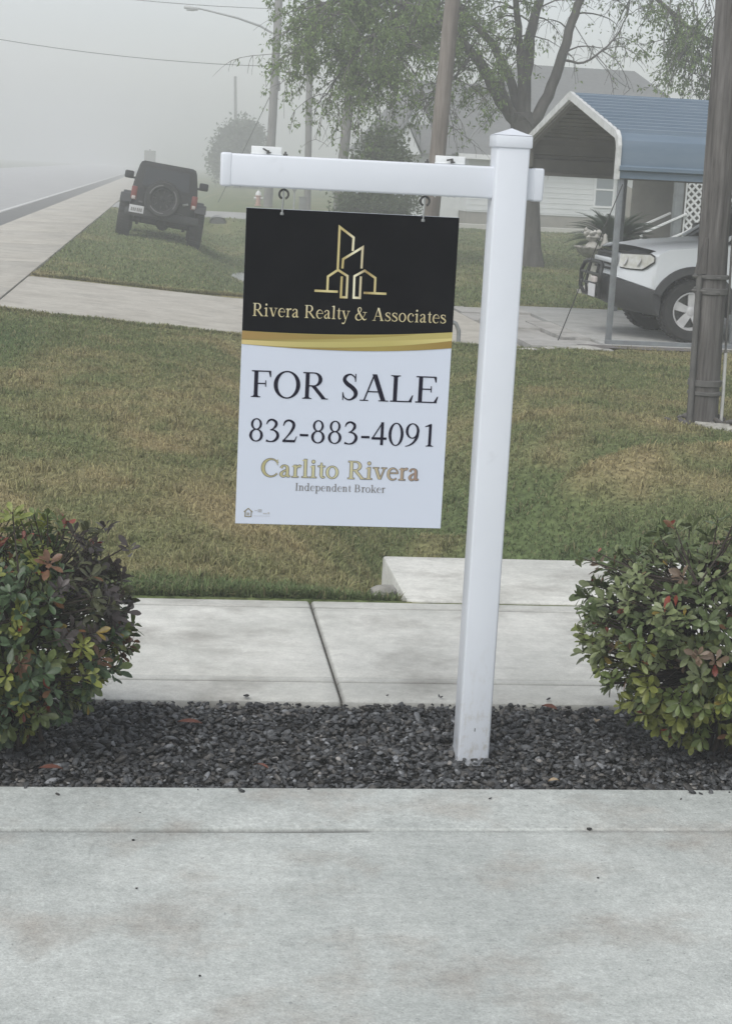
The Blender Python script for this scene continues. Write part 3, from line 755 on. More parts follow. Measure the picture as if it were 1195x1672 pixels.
# small marks at the lower left
sm = MB()
polyline(sm, [(.030, -.934), (.030, -.9175), (.0265, -.9175)][:2], .0022, -.0034)
polyline(sm, [(.0255, -.9195), (.0385, -.9085), (.0515, -.9195)], .0030, -.0035)
polyline(sm, [(.0290, -.9170), (.0290, -.9340), (.0480, -.9340), (.0480, -.9170)], .0026, -.00345)
polyline(sm, [(.0340, -.9235), (.0430, -.9235)], .0024, -.0036); polyline(sm, [(.0340, -.9285), (.0430, -.9285)], .0024, -.00362)
o = sm.build('housing_mark', noise_mat('mark_ink', (.20, .17, .10), (.28, .25, .16), 200, 2), sb, fix=False)
for p in o.data.polygons:
    if p.normal.y > 0: p.flip()
sm = MB()
for (a, b, c, d) in ((.058, -.9135, .066, -.9155), (.068, -.9105, .080, -.9120), (.068, -.9130, .080, -.9145), (.068, -.9155, .080, -.9170), (.068, -.918, .080, -.9195), (.0845, -.9215, .0900, -.9250), (.0915, -.9215, .0960, -.9250), (.0985, -.9190, .1040, -.9250), (.055, -.9310, .106, -.9318)):
    sm.add([(a, -.0034, d), (c, -.0034, d), (c, -.0034, b), (a, -.0034, b)], [[0, 1, 2, 3]])
sm.build('member_mark', MT['faint'], sb, fix=False)
# hangers that clip through the board
for u in (.1065, .5292):
    hk = MB(); zt = (.040 if u < .3 else .028)
    hk.tube([(u+.002, -.002, .055), (u, -.006, .0), (u-.001, -.006, -.012)], .0028, 8)
    hk.box((u-.001, -.007, -.0135), (.0105, .006, .008), .0015)
    hk.build('hanger', MT['steel'], sb, 40)

# ------------------------------------------------------------------ white vinyl sign post
sp_ = thing('sign_post', 'white vinyl sign post with cross arm standing in the black gravel', 'sign post', (.965, 4.996, 0))
PW = .1016
def vp(m, c, size, b=.006): m.box(c, size, b, seg=3)
m = MB(); vp(m, (PW/2, PW/2, .925), (PW, PW, 1.97), .008); m.build('post', MT['vinyl'], sp_, 40)
m = MB(); cz = 1.9045
m.box((PW/2, PW/2, cz+.009), (PW+.009, PW+.009, .036), .004, seg=2)
h = PW/2+.0035; q = [(PW/2-h, PW/2-h, cz+.0275), (PW/2+h, PW/2-h, cz+.0275), (PW/2+h, PW/2+h, cz+.0275), (PW/2-h, PW/2+h, cz+.0275), (PW/2, PW/2, cz+.049)]
m.add(q, [[0, 1, 4], [1, 2, 4], [2, 3, 4], [3, 0, 4], [3, 2, 1, 0]]); m.build('post_cap', MT['vinyl'], sp_, 25)
AZ0, AZ1 = 1.7440, 1.8385
m = MB(); m.box(((-.806+.150)/2, PW/2, (AZ0+AZ1)/2), (.956, .046, AZ1-AZ0), .007, seg=3); m.build('arm', MT['vinyl'], sp_, 40)
for xe, s in ((-.806, -1), (.150, 1)):
    m = MB(); m.box((xe-s*.012, PW/2, (AZ0+AZ1)/2), (.034, .050, AZ1-AZ0+.004), .007, seg=3); m.build('arm_end_cap', MT['vinyl'], sp_, 40)
clip = base_mat('clear_bracket', (.72, .74, .74), .3)
for cx, k in ((.288-.965, 0), (.836-.965, 1)):
    m = MB(); m.box((cx, PW/2+.004, AZ1+.0095), (.090, .005, .030), .002); m.box((cx, PW/2+.008, AZ1+.003), (.09, .018, .004), .001)
    br = m.build('rider_bracket', clip, sp_, 40)
    m = MB(); m.tube([(cx+.004, PW/2-.012, AZ1+.010), (cx+.004, PW/2+.008, AZ1+.010)], .004, 8)
    m.box((cx-.003, PW/2-.009, AZ1+.0135), (.020, .003, .005), .001, rot=(0, .5 if k == 0 else -.2, 0)); m.box((cx+.006, PW/2-.009, AZ1+.0060), (.014, .003, .004), .001, rot=(0, -.2, 0))
    m.build('wing_nut', MT['darksteel'], br, 40)
for u in (.1065, .5292):
    ex = BX+u+.003-.965
    m = MB(); cz2 = 1.727
    m.tube([(ex+.0135*math.sin(a), PW/2, cz2+.0135*math.cos(a)) for a in np.linspace(-R(160), R(160), 17)], .0034, 8)
    m.tube([(ex, PW/2, AZ0-.004), (ex, PW/2, AZ1+.012)], .003, 8)
    m.lathe([(.0068, AZ1-.001), (.0068, AZ1+.006), (.0, AZ1+.0065)], 6, Matrix.Translation((ex, PW/2, 0)))
    m.build('eye_bolt', MT['darksteel'], sp_, 40)
# small screw mark near the foot and drops of water under the arm
m = MB(); m.box((.049, -.0004, .085), (.0025, .002, .011), .0005); m.build('foot_slot', MT['darksteel'], sp_)
wd = base_mat('water_drop', (.75, .78, .8), .05); m = MB(); rd = random.Random(3)
for k in range(13):
    x = rd.uniform(-.52, -.03); r = rd.uniform(.0018, .0032); mm = Matrix.Translation((x, PW/2-.012+rd.uniform(0, .02), AZ0))
    m = MB(); m.lathe([(0, -r*1.5), (r*.8, -r), (r, 0), (r*.6, .001)], 8, mm); m.build('water_drop', wd, sp_, 60)

# ------------------------------------------------------------------ black gravel bed
gb = MB(); gb.sheet([[(x, 4.703, -.038), (x, 5.534, -.034)] for x in np.arange(-9, 10.1, 1)])
gb.build('gravel_bed', MT['soil'], None, kind='structure', fix=False)
bm = bmesh.new(); bmesh.ops.create_icosphere(bm, subdivisions=2, radius=1); bm.verts.index_update()
IV = np.array([v.co[:] for v in bm.verts]); IF = np.array([[v.index for v in f.verts] for f in bm.faces]); bm.free()
shapes = []
for k in range(16):
    ax = rng.normal(size=(10, 3)); ax /= np.linalg.norm(ax, axis=1)[:, None]; dd = rng.uniform(.38, .80, 10); v = IV.copy()
    for a, d in zip(ax, dd):
        tt = v@a; over = np.clip(tt-d, 0, None); v -= over[:, None]*a*.93
    shapes.append(v)
bm = bmesh.new(); bmesh.ops.create_icosphere(bm, subdivisions=1, radius=1); bm.verts.index_update()
def scatter_pebbles(n, x0, x1):
    Vs = []; Cs = []
    P = np.stack([rng.uniform(x0, x1, n), rng.uniform(4.712, 5.522, n)], 1)
    r = np.clip(rng.lognormal(math.log(.0083), .34, n), .004, .017)
    ns = 46; P[:ns, 1] = np.where(rng.random(ns) < .7, 4.698-np.abs(rng.normal(0, .05, ns)), 5.545+np.abs(rng.normal(0, .03, ns))); r[:ns] *= .62
    for i in range(n):
        s = shapes[rng.integers(16)]; sc_ = r[i]*np.array([1.35, 1.05, .60])*rng.uniform(.75, 1.3, 3)
        A = np.array(Euler((rng.uniform(-.6, .6), rng.uniform(-.6, .6), rng.uniform(0, 6.28))).to_matrix())
        edge = min(P[i, 1]-4.70, 5.53-P[i, 1])
        z = rng.uniform(-.036, -.009)+.010*(fbm(P[i, 0]*3, P[i, 1]*3, 2)-.5)+(.006 if P[i, 1] > 5.3 else 0)
        if i < ns: z = .006+r[i]*.45
        Vs.append((s*sc_)@A.T+np.array([P[i, 0], P[i, 1], z]))
        b = rng.random(); g = rng.uniform(.022, .055) if b < .56 else (rng.uniform(.055, .12) if b < .94 else rng.uniform(.13, .26))
        tint = np.array([.97, 1.0, 1.04]) if rng.random() < .7 else np.array([1.06, 1.0, .93])
        Cs.append(np.repeat((g*tint)[None], len(IV), 0))
    V = np.concatenate(Vs); C = np.concatenate(Cs); nv = len(IV)
    F = (IF[None]+(np.arange(n)*nv)[:, None, None]).reshape(-1, 3)
    return V, F, C
V, F, C = scatter_pebbles(22000, -1.3, 3.1)
np_mesh('gravel', V, F, MT['pebble'], C, smooth=True, kind='stuff')
del V, F, C
bm.free()

def leaf_card(name, c, L, Wd, rz, mat, label, tilt=(.2, .1), cat='fallen leaf'):
    m = MB(); rows = []
    for s, hw, dz_ in ((0, .06, 0), (.25, .7, .004), (.55, 1, .006), (.8, .7, .003), (1, .08, -.003)):
        rows.append([(s*L-L/2, -hw*Wd/2, dz_+.005), (s*L-L/2, 0, dz_), (s*L-L/2, hw*Wd/2, dz_+.004)])
    m.sheet(rows); o = m.build(name, mat, None, 60, fix=False)
    o.location = c; o.rotation_euler = (tilt[0], tilt[1], rz); return tag(o, label, cat, 'litter fallen on the gravel')
leaf_card('fallen_leaf', (.30-.18, 5.27, .004), .085, .03, .2, MT['deadleaf'], 'brownish red dead leaf on the gravel between left bush and sign')
leaf_card('fallen_leaf', (.33, 4.86, .006), .07, .022, 2.2, MT['deadleaf'], 'dull dead leaf on gravel near the front kerb left of centre')
leaf_card('fallen_leaf', (1.305, 5.48, .002), .05, .03, .5, MT['paleflake'], 'pale greenish flake at the sidewalk edge right of the post')
leaf_card('fallen_leaf', (1.37, 5.47, .004), .055, .03, -.4, MT['deadleaf'], 'small red dead leaf at the sidewalk edge beside a pale flake')
leaf_card('fallen_leaf', (1.22, 4.75, .006), .05, .018, .5, MT['paleleaf'], 'pale tan sliver on gravel at the front kerb right of the post')
leaf_card('fallen_leaf', (1.50, 5.33, .004), .05, .024, 1.3, MT['paleleaf'], 'pale pinkish dead leaf on gravel in front of the right bush')
leaf_card('fallen_leaf', (-.30, 4.83, .006), .075, .028, .3, MT['deadleaf'], 'red brown dead leaf on gravel below the left bush')
# crumbs on the front concrete
rd = random.Random(8)
for k, (x, y, s, lb) in enumerate([(-.03, 4.49, .006, 'black crumb on the pale kerb strip left of centre'), (-.045, 4.30, .0045, 'tiny dark crumb on concrete below the kerb groove at left'),
                                 (1.24, 4.385, .009, 'dark crumb lying in the kerb groove at right'), (-.03, 3.99, .004, 'small brown crumb on the front concrete at left'), (1.18, 4.05, .004, 'tiny dark crumb on the front concrete at right'), (.12, 3.52, .004, 'tiny dark speck of debris low on the front concrete')]):
    rock('crumb', (x, y, .003), (s, s*.8, s*.6), lb, MT['soil'], 50+k)['category'] = 'debris'

# ------------------------------------------------------------------ grass
def make_grass():
    def region(n, x0, x1, y0, y1, pw):
        u = rng.random(n); Y = y0+(y1-y0)*u**pw; X = x0+(x1-x0)*rng.random(n)*1.0
        return X, Y
    X1, Y1 = region(350000, -2.2, 7.6, 6.9, 18.4, 1.5)
    ok = ((X1 > -.35-.09*Y1) & (X1 < .7+.335*Y1)) | (rng.random(len(X1)) < .55)
    X1, Y1 = X1[ok], Y1[ok]
    X2, Y2 = region(120000, -1.9, 16, 23.2, 62, 1.7)
    ok = (X2 < .8+.32*Y2); X2, Y2 = X2[ok], Y2[ok]
    n3 = 9000; X3 = rng.uniform(-1.2, 1.05, n3); Y3 = 6.905+np.abs(rng.normal(0, .09, n3))        # taller tufts along the walk
    X4 = rng.uniform(-1.8, 3.4, 7000); Y4 = 17.98-np.abs(rng.normal(0, .07, 7000))
    nt_ = 420; ty = 7.0+10.8*rng.random(nt_)**1.3; tx = -.3-.09*ty+rng.random(nt_)*(1.0+.42*ty); k5 = rng.integers(0, nt_, 17000)
    X5 = tx[k5]+rng.normal(0, .035, 17000); Y5 = ty[k5]+rng.normal(0, .04, 17000)
    nb = 2600; X6 = rng.uniform(1.0, 3.4, nb); Y6 = 7.765+np.abs(rng.normal(0, .03, nb))                 # along the back of the culvert lid
    X7 = rng.uniform(-1.8, 4, 9000); Y7 = 23.27+np.abs(rng.normal(0, .08, 9000))
    X = np.concatenate([X1, X2, X3, X4, X5, X6, X7]); Y = np.concatenate([Y1, Y2, Y3, Y4, Y5, Y6, Y7])
    H = np.concatenate([rng.uniform(.018, .046, len(X1)), rng.uniform(.03, .075, len(X2)), rng.uniform(.03, .075, n3), rng.uniform(.03, .07, 7000), rng.uniform(.035, .085, 17000), rng.uniform(.04, .10, nb), rng.uniform(.04, .09, 9000)])
    Wd = np.concatenate([.0016+.00022*Y1, .0035+.00022*Y2, np.full(n3, .003), np.full(7000, .006), .0022+.0002*Y5, np.full(nb, .003), np.full(9000, .006)])
    k = ~hard(X, Y, .012) & ~((X > .90) & (X < 1.08) & (Y > 6.95) & (Y < 7.7) & (rng.random(len(X)) < .8)); X, Y, H, Wd = X[k], Y[k], H[k], Wd[k]; n = len(X)
    H = H*(.7+.6*fbm(X*1.7, Y*1.7, 3))
    Z = ground_z(X, Y)-.004
    a = rng.uniform(0, 2*np.pi, n); lean = rng.uniform(.15, 1.25, n); b = a+rng.uniform(-.6, .6, n)+np.pi/2
    dx, dy = np.cos(a)*np.sin(lean), np.sin(a)*np.sin(lean); dzv = np.cos(lean)
    wx, wy = np.cos(b)*Wd, np.sin(b)*Wd
    root = np.stack([X, Y, Z], 1); wv = np.stack([wx, wy, 0*wx], 1)
    mid = root+np.stack([dx*.45, dy*.45, dzv*.6], 1)*H[:, None]
    tip = root+np.stack([dx*1.25, dy*1.25, dzv*.85], 1)*H[:, None]
    V = np.stack([root-wv, root+wv, mid+wv*.8, mid-wv*.8, tip+wv*.12, tip-wv*.12], 1).reshape(-1, 3)
    o = (np.arange(n)*6)[:, None]
    F = np.concatenate([o+np.array([0, 1, 2, 3]), o+np.array([3, 2, 4, 5])], 1).reshape(-1, 4)
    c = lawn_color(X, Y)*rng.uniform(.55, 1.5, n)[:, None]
    dry = rng.random(n) < .16
    c[dry] = c[dry]*.4+np.array([.27, .225, .13])*.75*rng.uniform(.7, 1.2, dry.sum())[:, None]
    C = np.repeat(c, 6, 0)
    np_mesh('grass', V, F, MT['grass'], C, kind='stuff')
make_grass()

# ------------------------------------------------------------------ foliage helpers
LS = np.array([0, .22, .48, .72, .90, 1.0]); LWd = np.array([.08, .42, .86, 1.0, .62, .05])
def leaf_batch(P, D, N, L, Wd, curl, fold):
    """obovate leaves: roots P, directions D, normals N"""
    n = len(P); S = np.cross(D, N); S /= np.linalg.norm(S, axis=1)[:, None]+1e-9
    N = np.cross(S, D); r = len(LS); V = np.empty((n, r, 3, 3))
    for i in range(r):
        c = P+D*(L*LS[i])[:, None]+N*(curl*L*(LS[i]**2))[:, None]*-1
        hw = (Wd*LWd[i]/2)[:, None]; up = N*(fold*LWd[i]*Wd*.5)[:, None]
        V[:, i, 0] = c-S*hw+up; V[:, i, 1] = c; V[:, i, 2] = c+S*hw+up
    base = []
    for i in range(r-1):
        for j in range(2): base.append([i*3+j, i*3+j+1, (i+1)*3+j+1, (i+1)*3+j])
    F = (np.array(base)[None]+(np.arange(n)*r*3)[:, None, None]).reshape(-1, 4)
    return V.reshape(-1, 3), F, r*3
def unit(v): return v/(np.linalg.norm(v, axis=-1, keepdims=True)+1e-9)

def make_bush(label, cx, cy, rx, ry, z0, zt, nshoot, colorf, seed, spikes):
    rg = np.random.default_rng(seed)
    root = thing('shrub', label, 'shrub', (cx, cy, 0), group='leafy shrubs planted in the gravel')
    zc = z0+(zt-z0)*.50; rz = (zt-z0)*.5
    # shoots spread through the outer shell with an uneven outline
    tips = []; axes = []
    lump = rg.normal(size=(14, 3)); lump = unit(lump); la = rg.uniform(-.13, .12, 14)
    while len(tips) < nshoot:
        d = unit(rg.normal(size=3)); rr = (rg.random()**.30)
        k = 1+sum(a*max(0, d@l)**6 for a, l in zip(la, lump))
        flat = 1.0+.16*(abs(d[2])**2)*(1-abs(d[2]))           # a clipped, boxy crown
        sq = (abs(d[0])**3+abs(d[1])**3+abs(d[2])**3)**(-1/3)
        q = d*rr*k*(.45+.55*sq)
        z = zc+q[2]*rz; nar = 1.0 if z > zc else 1-.30*((zc-z)/rz)**1.5
        p = np.array([q[0]*rx*nar, q[1]*ry*nar, z])
        if rr < .55 and rg.random() < .5: continue
        if z < .05: continue
        hole = math.sin(p[0]*19+seed)*math.sin(p[2]*17+seed*2)+.5*math.sin(p[0]*41+p[2]*37)
        if hole > .95 and z < zc+.05 and rg.random() < .9: continue
        tips.append(p); ax = unit(unit(np.array([q[0], q[1], q[2]*.8]))+np.array([0, 0, .55])+rg.normal(size=3)*.25); axes.append(ax)
    for s in spikes:
        tips.append(np.array(s)); axes.append(unit(np.array([rg.normal()*.3, rg.normal()*.2, 1])))
    tips = np.array(tips); axes = np.array(axes)
    # woody stems
    st = MB(); mains = []
    for k in range(11):
        a = rg.uniform(0, 6.28); e = np.array([math.cos(a)*rx*rg.uniform(.25, .75), math.sin(a)*ry*rg.uniform(.25, .75), zc+rz*rg.uniform(.1, .6)])
        b0 = np.array([rg.normal()*.03, rg.normal()*.03, -.04]); pts = []
        for s in np.linspace(0, 1, 7): pts.append(b0*(1-s)+e*s+np.array([0, 0, .10*math.sin(s*3.1)])+rg.normal(size=3)*.008)
        mains += pts[2:]; st.tube(pts, list(np.linspace(.009, .004, 7)), 6)
    mains = np.array(mains)
    for p, ax in zip(tips, axes):
        d = np.linalg.norm(mains-p, axis=1)+np.where(mains[:, 2] > p[2]-.03, .12, 0); j = int(np.argmin(d))
        mid = (mains[j]+p)/2-ax*.02
        st.tube([mains[j], mid, p], [.0032, .0026, .0020], 5, cap=False)
    st.build('stems', MT['stem'], root, 60)
    # whorls of leaves
    P = []; D = []; N = []; L = []; Wd = []; CC = []
    for i, (p, ax) in enumerate(zip(tips, axes)):
        n = rg.integers(6, 11); a0 = rg.uniform(0, 6.28)
        s1 = unit(np.cross(ax, [0.3, .2, .9]) if abs(ax[2]) < .95 else np.cross(ax, [1, 0, 0])); s2 = np.cross(ax, s1)
        base = colorf(p[0], p[2], rg); big = rg.uniform(.8, 1.2)
        for k in range(n):
            a = a0+k*2.4+rg.normal()*.2; el = R(rg.uniform(25, 78)); back = k/n*.035
            side = s1*math.cos(a)+s2*math.sin(a)
            P.append(p-ax*back+side*.003); d = unit(ax*math.cos(el)+side*math.sin(el)+np.array([0, 0, -.12])); D.append(d)
            N.append(unit(ax*math.sin(el)-side*math.cos(el)+rg.normal(size=3)*.18))
            l = rg.uniform(.032, .053)*big*(1.0 if k > 1 else .7); L.append(l); Wd.append(l*rg.uniform(.36, .47))
            CC.append(base*rg.uniform(.75, 1.3) if rg.random() > .028 else np.array(random.choice([(.20, .04, .022), (.16, .075, .03), (.22, .16, .03)]))*rg.uniform(.7, 1.1))
    P, D, N, L, Wd, CC = map(np.array, (P, D, N, L, Wd, CC))
    V, F, k = leaf_batch(P, D, N, L, Wd, rg.uniform(-.05, .28, len(P)), rg.uniform(.1, .45, len(P)))
    np_mesh('foliage', V, F, MT['leaf'], np.repeat(CC, k, 0), parent=root, smooth=True)
    return root
def col_left(x, z, rg):
    r = rg.random()
    if x > .15 and z > .42:
        return np.array((.075, .062, .058)) if r < .6 else np.array((.085, .090, .045))
    if z > .64 and r < .30: return np.array((.20, .23, .060))
    if z > .65 and r < .42: return np.array((.20, .060, .042))
    if r < .46: return np.array((.062, .100, .046))
    if r < .80: return np.array((.110, .142, .045))
    return np.array((.20, .22, .05)) if r < .95 else np.array((.16, .085, .048))
def col_right(x, z, rg):
    r = rg.random()
    if z < .30:
        return np.array((.20, .22, .052)) if r < .55 else np.array((.105, .140, .042))
    if z < .44 and r < .45: return np.array((.150, .18, .050))
    if r < .50: return np.array((.105, .140, .055))
    if r < .94: return np.array((.160, .190, .085))
    return np.array((.17, .12, .08))
make_bush('clipped shrub with dark purple leaves at its upper right, at the left edge', -.43, 5.10, .37, .37, .03, .705, 840, col_left, 4,
          [(.06, -.12, .755), (.10, -.10, .75), (.00, -.15, .765), (.22, -.05, .70), (.27, 0, .70), (.18, -.1, .70), (.34, .02, .63)])
make_bush('grey green shrub with yellow green lower leaves, right of the sign post', 1.84, 5.10, .50, .36, .03, .770, 1050, col_right, 9,
          [(-.46, -.05, .66), (-.50, 0, .63), (-.23, -.1, .76), (-.05, -.15, .81), (.0, -.12, .85), (-.02, -.1, .83), (.05, -.1, .82), (.04, -.12, .84), (.02, -.05, .80), (.09, -.1, .83), (.14, -.1, .81), (-.10, -.12, .79)])

# ------------------------------------------------------------------ utility poles
def pole(name, label, base, top, r0, r1, mat, cat='utility pole', group=None):
    t = thing(name, label, cat, base, group=group); d = Vector(top)-Vector(base); m = MB(); n = 14
    rd = random.Random(len(label)); sg = 18
    m.tube([d*(i/n)+Vector((rd.uniform(-.006, .006), rd.uniform(-.006, .006), 0)) for i in range(n+1)], [r0+(r1-r0)*i/n for i in range(n+1)], sg)
    m.build('shaft', mat, t, 50); return t, d
up, d = pole('utility_pole', 'weathered grey wooden utility pole with straps on the lawn at the right edge', (4.210, 12.62, -.06), (4.015, 12.62, 7.2), .121, .088, MT['wood'])
ux = lambda z: d.x*(z/d.z)
def band(z, hh, rr=.126):
    m = MB(); m.lathe([(rr, z-hh/2), (rr+.006, z-hh/2+.004), (rr+.006, z+hh/2-.004), (rr, z+hh/2)], 22, Matrix.Translation((ux(z), 0, 0))); m.build('strap', MT['conduit'], up, 40)
for z, hh in ((1.20, .035), (1.09, .05), (.38, .05), (.30, .03)): band(z, hh)
m = MB()
for z in (1.2, 1.09): m.tube([(ux(z)-.165, -.05, z), (ux(z)-.11, -.085, z+.002), (ux(z)+.03, -.132, z-.005)], .012, 6)
m.build('strap_tail', MT['conduit'], up, 50)
m = MB(); m.tube([(ux(.0)-.122, -.07, .0), (ux(.5)-.122, -.07, .5), (ux(1.0)-.120, -.07, 1.0), (ux(1.25)-.115, -.07, 1.25)], .024, 8); m.build('conduit', MT['conduit'], up, 50)
m = MB(); m.prism([(-.140, 1.22), (-.098, 1.50), (-.085, 1.50), (-.07, 1.22)], 1, -.10, -.01)
o = m.build('wood_scab', MT['wood'], up); o.location = (ux(1.3), 0, 0)
m = MB(); m.tube([(ux(0)+.135, -.05, .02), (ux(.3)+.138, -.05, .3), (ux(.62)+.136, -.05, .62)], .014, 8); m.build('conduit', MT['pvc'], up, 50, label='short thin white conduit on the right side')
m = MB(); m.tube([(ux(.62)+.134, -.05, .62), (ux(3)+.122, -.05, 3), (ux(7)+.098, -.05, 7)], .009, 6); m.build('ground_wire', MT['conduit'], up, 50)
m = MB(); m.bar((-2, 0, 6.6), (1.9, 0, 6.7), .1, .12, .01); o = m.build('cross_arm', MT['wood'], up); o.rotation_euler = (0, 0, R(80))
m = MB(); rd = random.Random(4)
soil_m = MB()
for k in range(26):
    a = rd.uniform(0, 6.28); r = rd.uniform(.13, .30); soil_m.box((4.2+math.cos(a)*r, 12.62+math.sin(a)*r*.7-.05, rd.uniform(-.01, .04)), (rd.uniform(.03, .11), rd.uniform(.02, .06), rd.uniform(.015, .04)), .006, rot=(rd.uniform(-.5, .5), rd.uniform(-.5, .5), rd.uniform(0, 3)))
tag(soil_m.build('bark_debris', MT['bark'], None, 40), 'dark bark debris piled round the foot of the weathered wooden pole', 'debris')
m = MB()
for k in range(7):
    m.prism([(4.09+.012*k, 12.44-.020*k), (4.10+.012*k, 12.455-.020*k), (4.33+.006*k, 12.37-.018*k), (4.325+.006*k, 12.355-.018*k)], 2, -.02, .035-.004*k+.006*(k % 2))
tag(m.build('split_board', MT['palestone'], None), 'pale splintered board leaning at the foot of the weathered wooden pole', 'board')

pole('utility_pole', 'brown leaning wooden pole just above the right rider bracket', (4.63, 30, -.05), (5.02, 30, 8.6), .15, .125, MT['brownwood'], group='poles along the street')
pole('utility_pole', 'thin brown grey pole between the street lamp pole and the leafy tree', (5.76, 70, -.1), (5.5, 70, 9.4), .145, .125, MT['greywood'], group='poles along the street')
pole('utility_pole', 'grey pole partly hidden behind the round green shrub and tree leaves', (4.98, 50, -.1), (5.42, 50, 8.0), .155, .135, MT['greywood'], group='poles along the street')
pole('utility_pole', 'faint distant pole rising behind the hazy round tree', (6.0, 150, 0), (5.6, 150, 9.2), .15, .12, MT['greywood'], group='poles along the street')
lp, ld = pole('street_lamp', 'tall grey pole with street lamp arm reaching left over the road', (4.42, 75, -.1), (4.6, 75, 11.2), .20, .165, MT['greywood'], 'street lamp')
m = MB(); m.tube([(-.10, -.05, 7.50), (-.6, -.05, 7.75), (-1.6, -.05, 8.03), (-2.8, -.05, 8.25), (-3.3, -.05, 8.33)], [.045, .045, .04, .035, .035], 8); m.build('lamp_arm', MT['steel'], lp, 40)
m = MB(); m.box((-3.6, -.05, 8.32), (.62, .24, .13), .05, rot=(0, .10, 0)); m.box((-3.62, -.05, 8.24), (.34, .18, .07), .03); m.build('lamp_head', MT['greysign'], lp, 40)
m = MB(); m.box((.26, 0, 5.3), (.16, .2, .42), .03); m.tube([(.1, 0, 5.95), (.9, 0, 5.85)], .03, 6); m.build('bracket', MT['darksteel'], lp, 40)

def wire(label, a, b, sag, r=.018):
    a, b = Vector(a), Vector(b); m = MB()
    m.tube([a.lerp(b, s)-Vector((0, 0, sag*4*s*(1-s))) for s in np.linspace(0, 1, 16)], r, 5)
    tag(m.build('power_line', MT['wire'], None, 60), label, 'power line', 'overhead wires')
wire('lower sagging wire crossing the road to the street lamp pole', (4.4, 74.8, 6.0), (-15, 74, 7.6), .55, .014)
wire('higher faint wire crossing the road to the street lamp pole', (4.5, 74.8, 8.4), (-15, 76, 9.9), .5, .013)
wire('guy wire slanting down left from the street lamp pole to the ground', (4.45, 75.1, 5.0), (2.4, 80, 0), 0, .018)
wire('service wire slanting down over the house roof', (9.3, 40, 5.5), (15.2, 56, 4.9), .25, .012)
wire('wire running from the street lamp pole towards the thin pole', (4.5, 74.9, 6.0), (5.6, 70, 5.5), .12, .016)

# ------------------------------------------------------------------ far street furniture
hy = thing('fire_hydrant', 'small white and red fire hydrant beside the street lamp pole', 'hydrant', (4.02, 75.5, .02))
m = MB(); m.lathe([(.16, 0), (.16, .05), (.11, .06), (.11, .40), (.14, .42), (.14, .46)], 16); m.build('barrel', MT['redpaint'], hy, 40)
m = MB(); m.lathe([(.14, .46), (.125, .56), (.07, .63), (.03, .65), (.03, .70), (0, .70)], 16); m.build('bonnet', MT['white'], hy, 50)
for s in (-1, 1):
    m = MB(); m.tube([(s*.09, 0, .33), (s*.2, 0, .33)], .065, 12); m.build('nozzle', MT['white'], hy, 40)
rs = thing('road_sign', 'small pale rectangular road sign above the roof of the black vehicle', 'road sign', (-.72, 70, .1))
m = MB(); m.tube([(0, .03, 0), (0, .03, 2.1)], .03, 8); m.build('sign_pole', MT['steel'], rs, 40)
m = MB(); m.box((0, 0, 1.72), (.46, .02, .66), .008); m.build('sign_plate', MT['greysign'], rs)
ys = thing('yield_sign', 'small grey downward pointing triangular sign under the white cross arm', 'road sign', (4.42, 59.5, 0))
m = MB(); m.tube([(0, .03, 0), (0, .03, 1.9)], .03, 8); m.build('sign_pole', MT['steel'], ys, 40)
m = MB(); m.prism([(0, .88), (.46, 1.72), (.42, 1.78), (-.42, 1.78), (-.46, 1.72)], 1, -.012, .012); m.build('sign_plate', MT['boxgrey'], ys)
ub = thing('utility_box', 'small dark utility box standing beside the thin brown grey pole', 'utility box', (5.48, 69, .0))
m = MB(); m.box((0, 0, .30), (.30, .25, .60), .02); m.build('cabinet', MT['boxgrey'], ub, 40)
m = MB(); m.box((0, 0, .61), (.34, .29, .04), .01); m.build('lid', MT['boxgrey'], ub, 40)
hp = MB(); hp.tube([(2.80, 18.12, -.05), (2.80, 18.12, .14), (2.83, 18.12, .215), (2.92, 18.12, .255), (3.08, 18.12, .255), (3.17, 18.12, .215), (3.205, 18.12, .14), (3.21, 18.10, -.12)], .024, 10)
tag(hp.build('pipe_hoop', MT['steel'], None, 50), 'bent grey metal pipe hoop at the driveway edge beside the sign', 'pipe hoop')

# ------------------------------------------------------------------ carport
cpt = thing('carport', 'open metal carport with blue ribbed roof and white trimmed gable', 'carport', (0, 0, 0))
X0, X1, YN, YF = 4.98, 12.3, 18.60, 23.60
half = [(YN, 1.865), (YN, 2.20), (YN+.03, 2.28), (YN+.12, 2.355), ((YN+YF)/2, 2.865)]
full = half+[(YN+YF-y, z) for y, z in half[-2::-1]]
def ribbed(path, pitch=.215, hh=.042):
    out = []; acc = pitch*.5
    for (a, b) in zip(path[:-1], path[1:]):
        a, b = Vector(a), Vector(b); L = (b-a).length; d_ = (b-a)/L; n = Vector((-d_.y, d_.x)); s = 0.0
        out.append(a.copy())
        while L > .25 and s+acc < L-.06:
            s += acc; acc = pitch
            for o_, hgt in ((-.035, 0), (-.018, hh), (.018, hh), (.035, 0)): out.append(a+d_*(s+o_)+n*hgt)
        acc = max(.08, acc-(L-s)) if L > .25 else acc
    out.append(Vector(path[-1])); return out
rb = ribbed(full)
m = MB(); xs_ = list(np.arange(X0, X1, .9))+[X1]
m.sheet([[(x, p.x, p.y) for p in rb] for x in xs_]); m.build('roof', MT['blue'], cpt, 25, fix=False)
rb2 = [p-Vector((0, .010)) if YN+.1 < p.x < YF-.1 else p+Vector((.010 if p.x < 21 else -.010, 0)) for p in rb]
m = MB(); m.sheet([[(x, p.x, p.y) for p in rb2] for x in xs_]); m.build('roof_lining', MT['liner'], cpt, 25, fix=False)
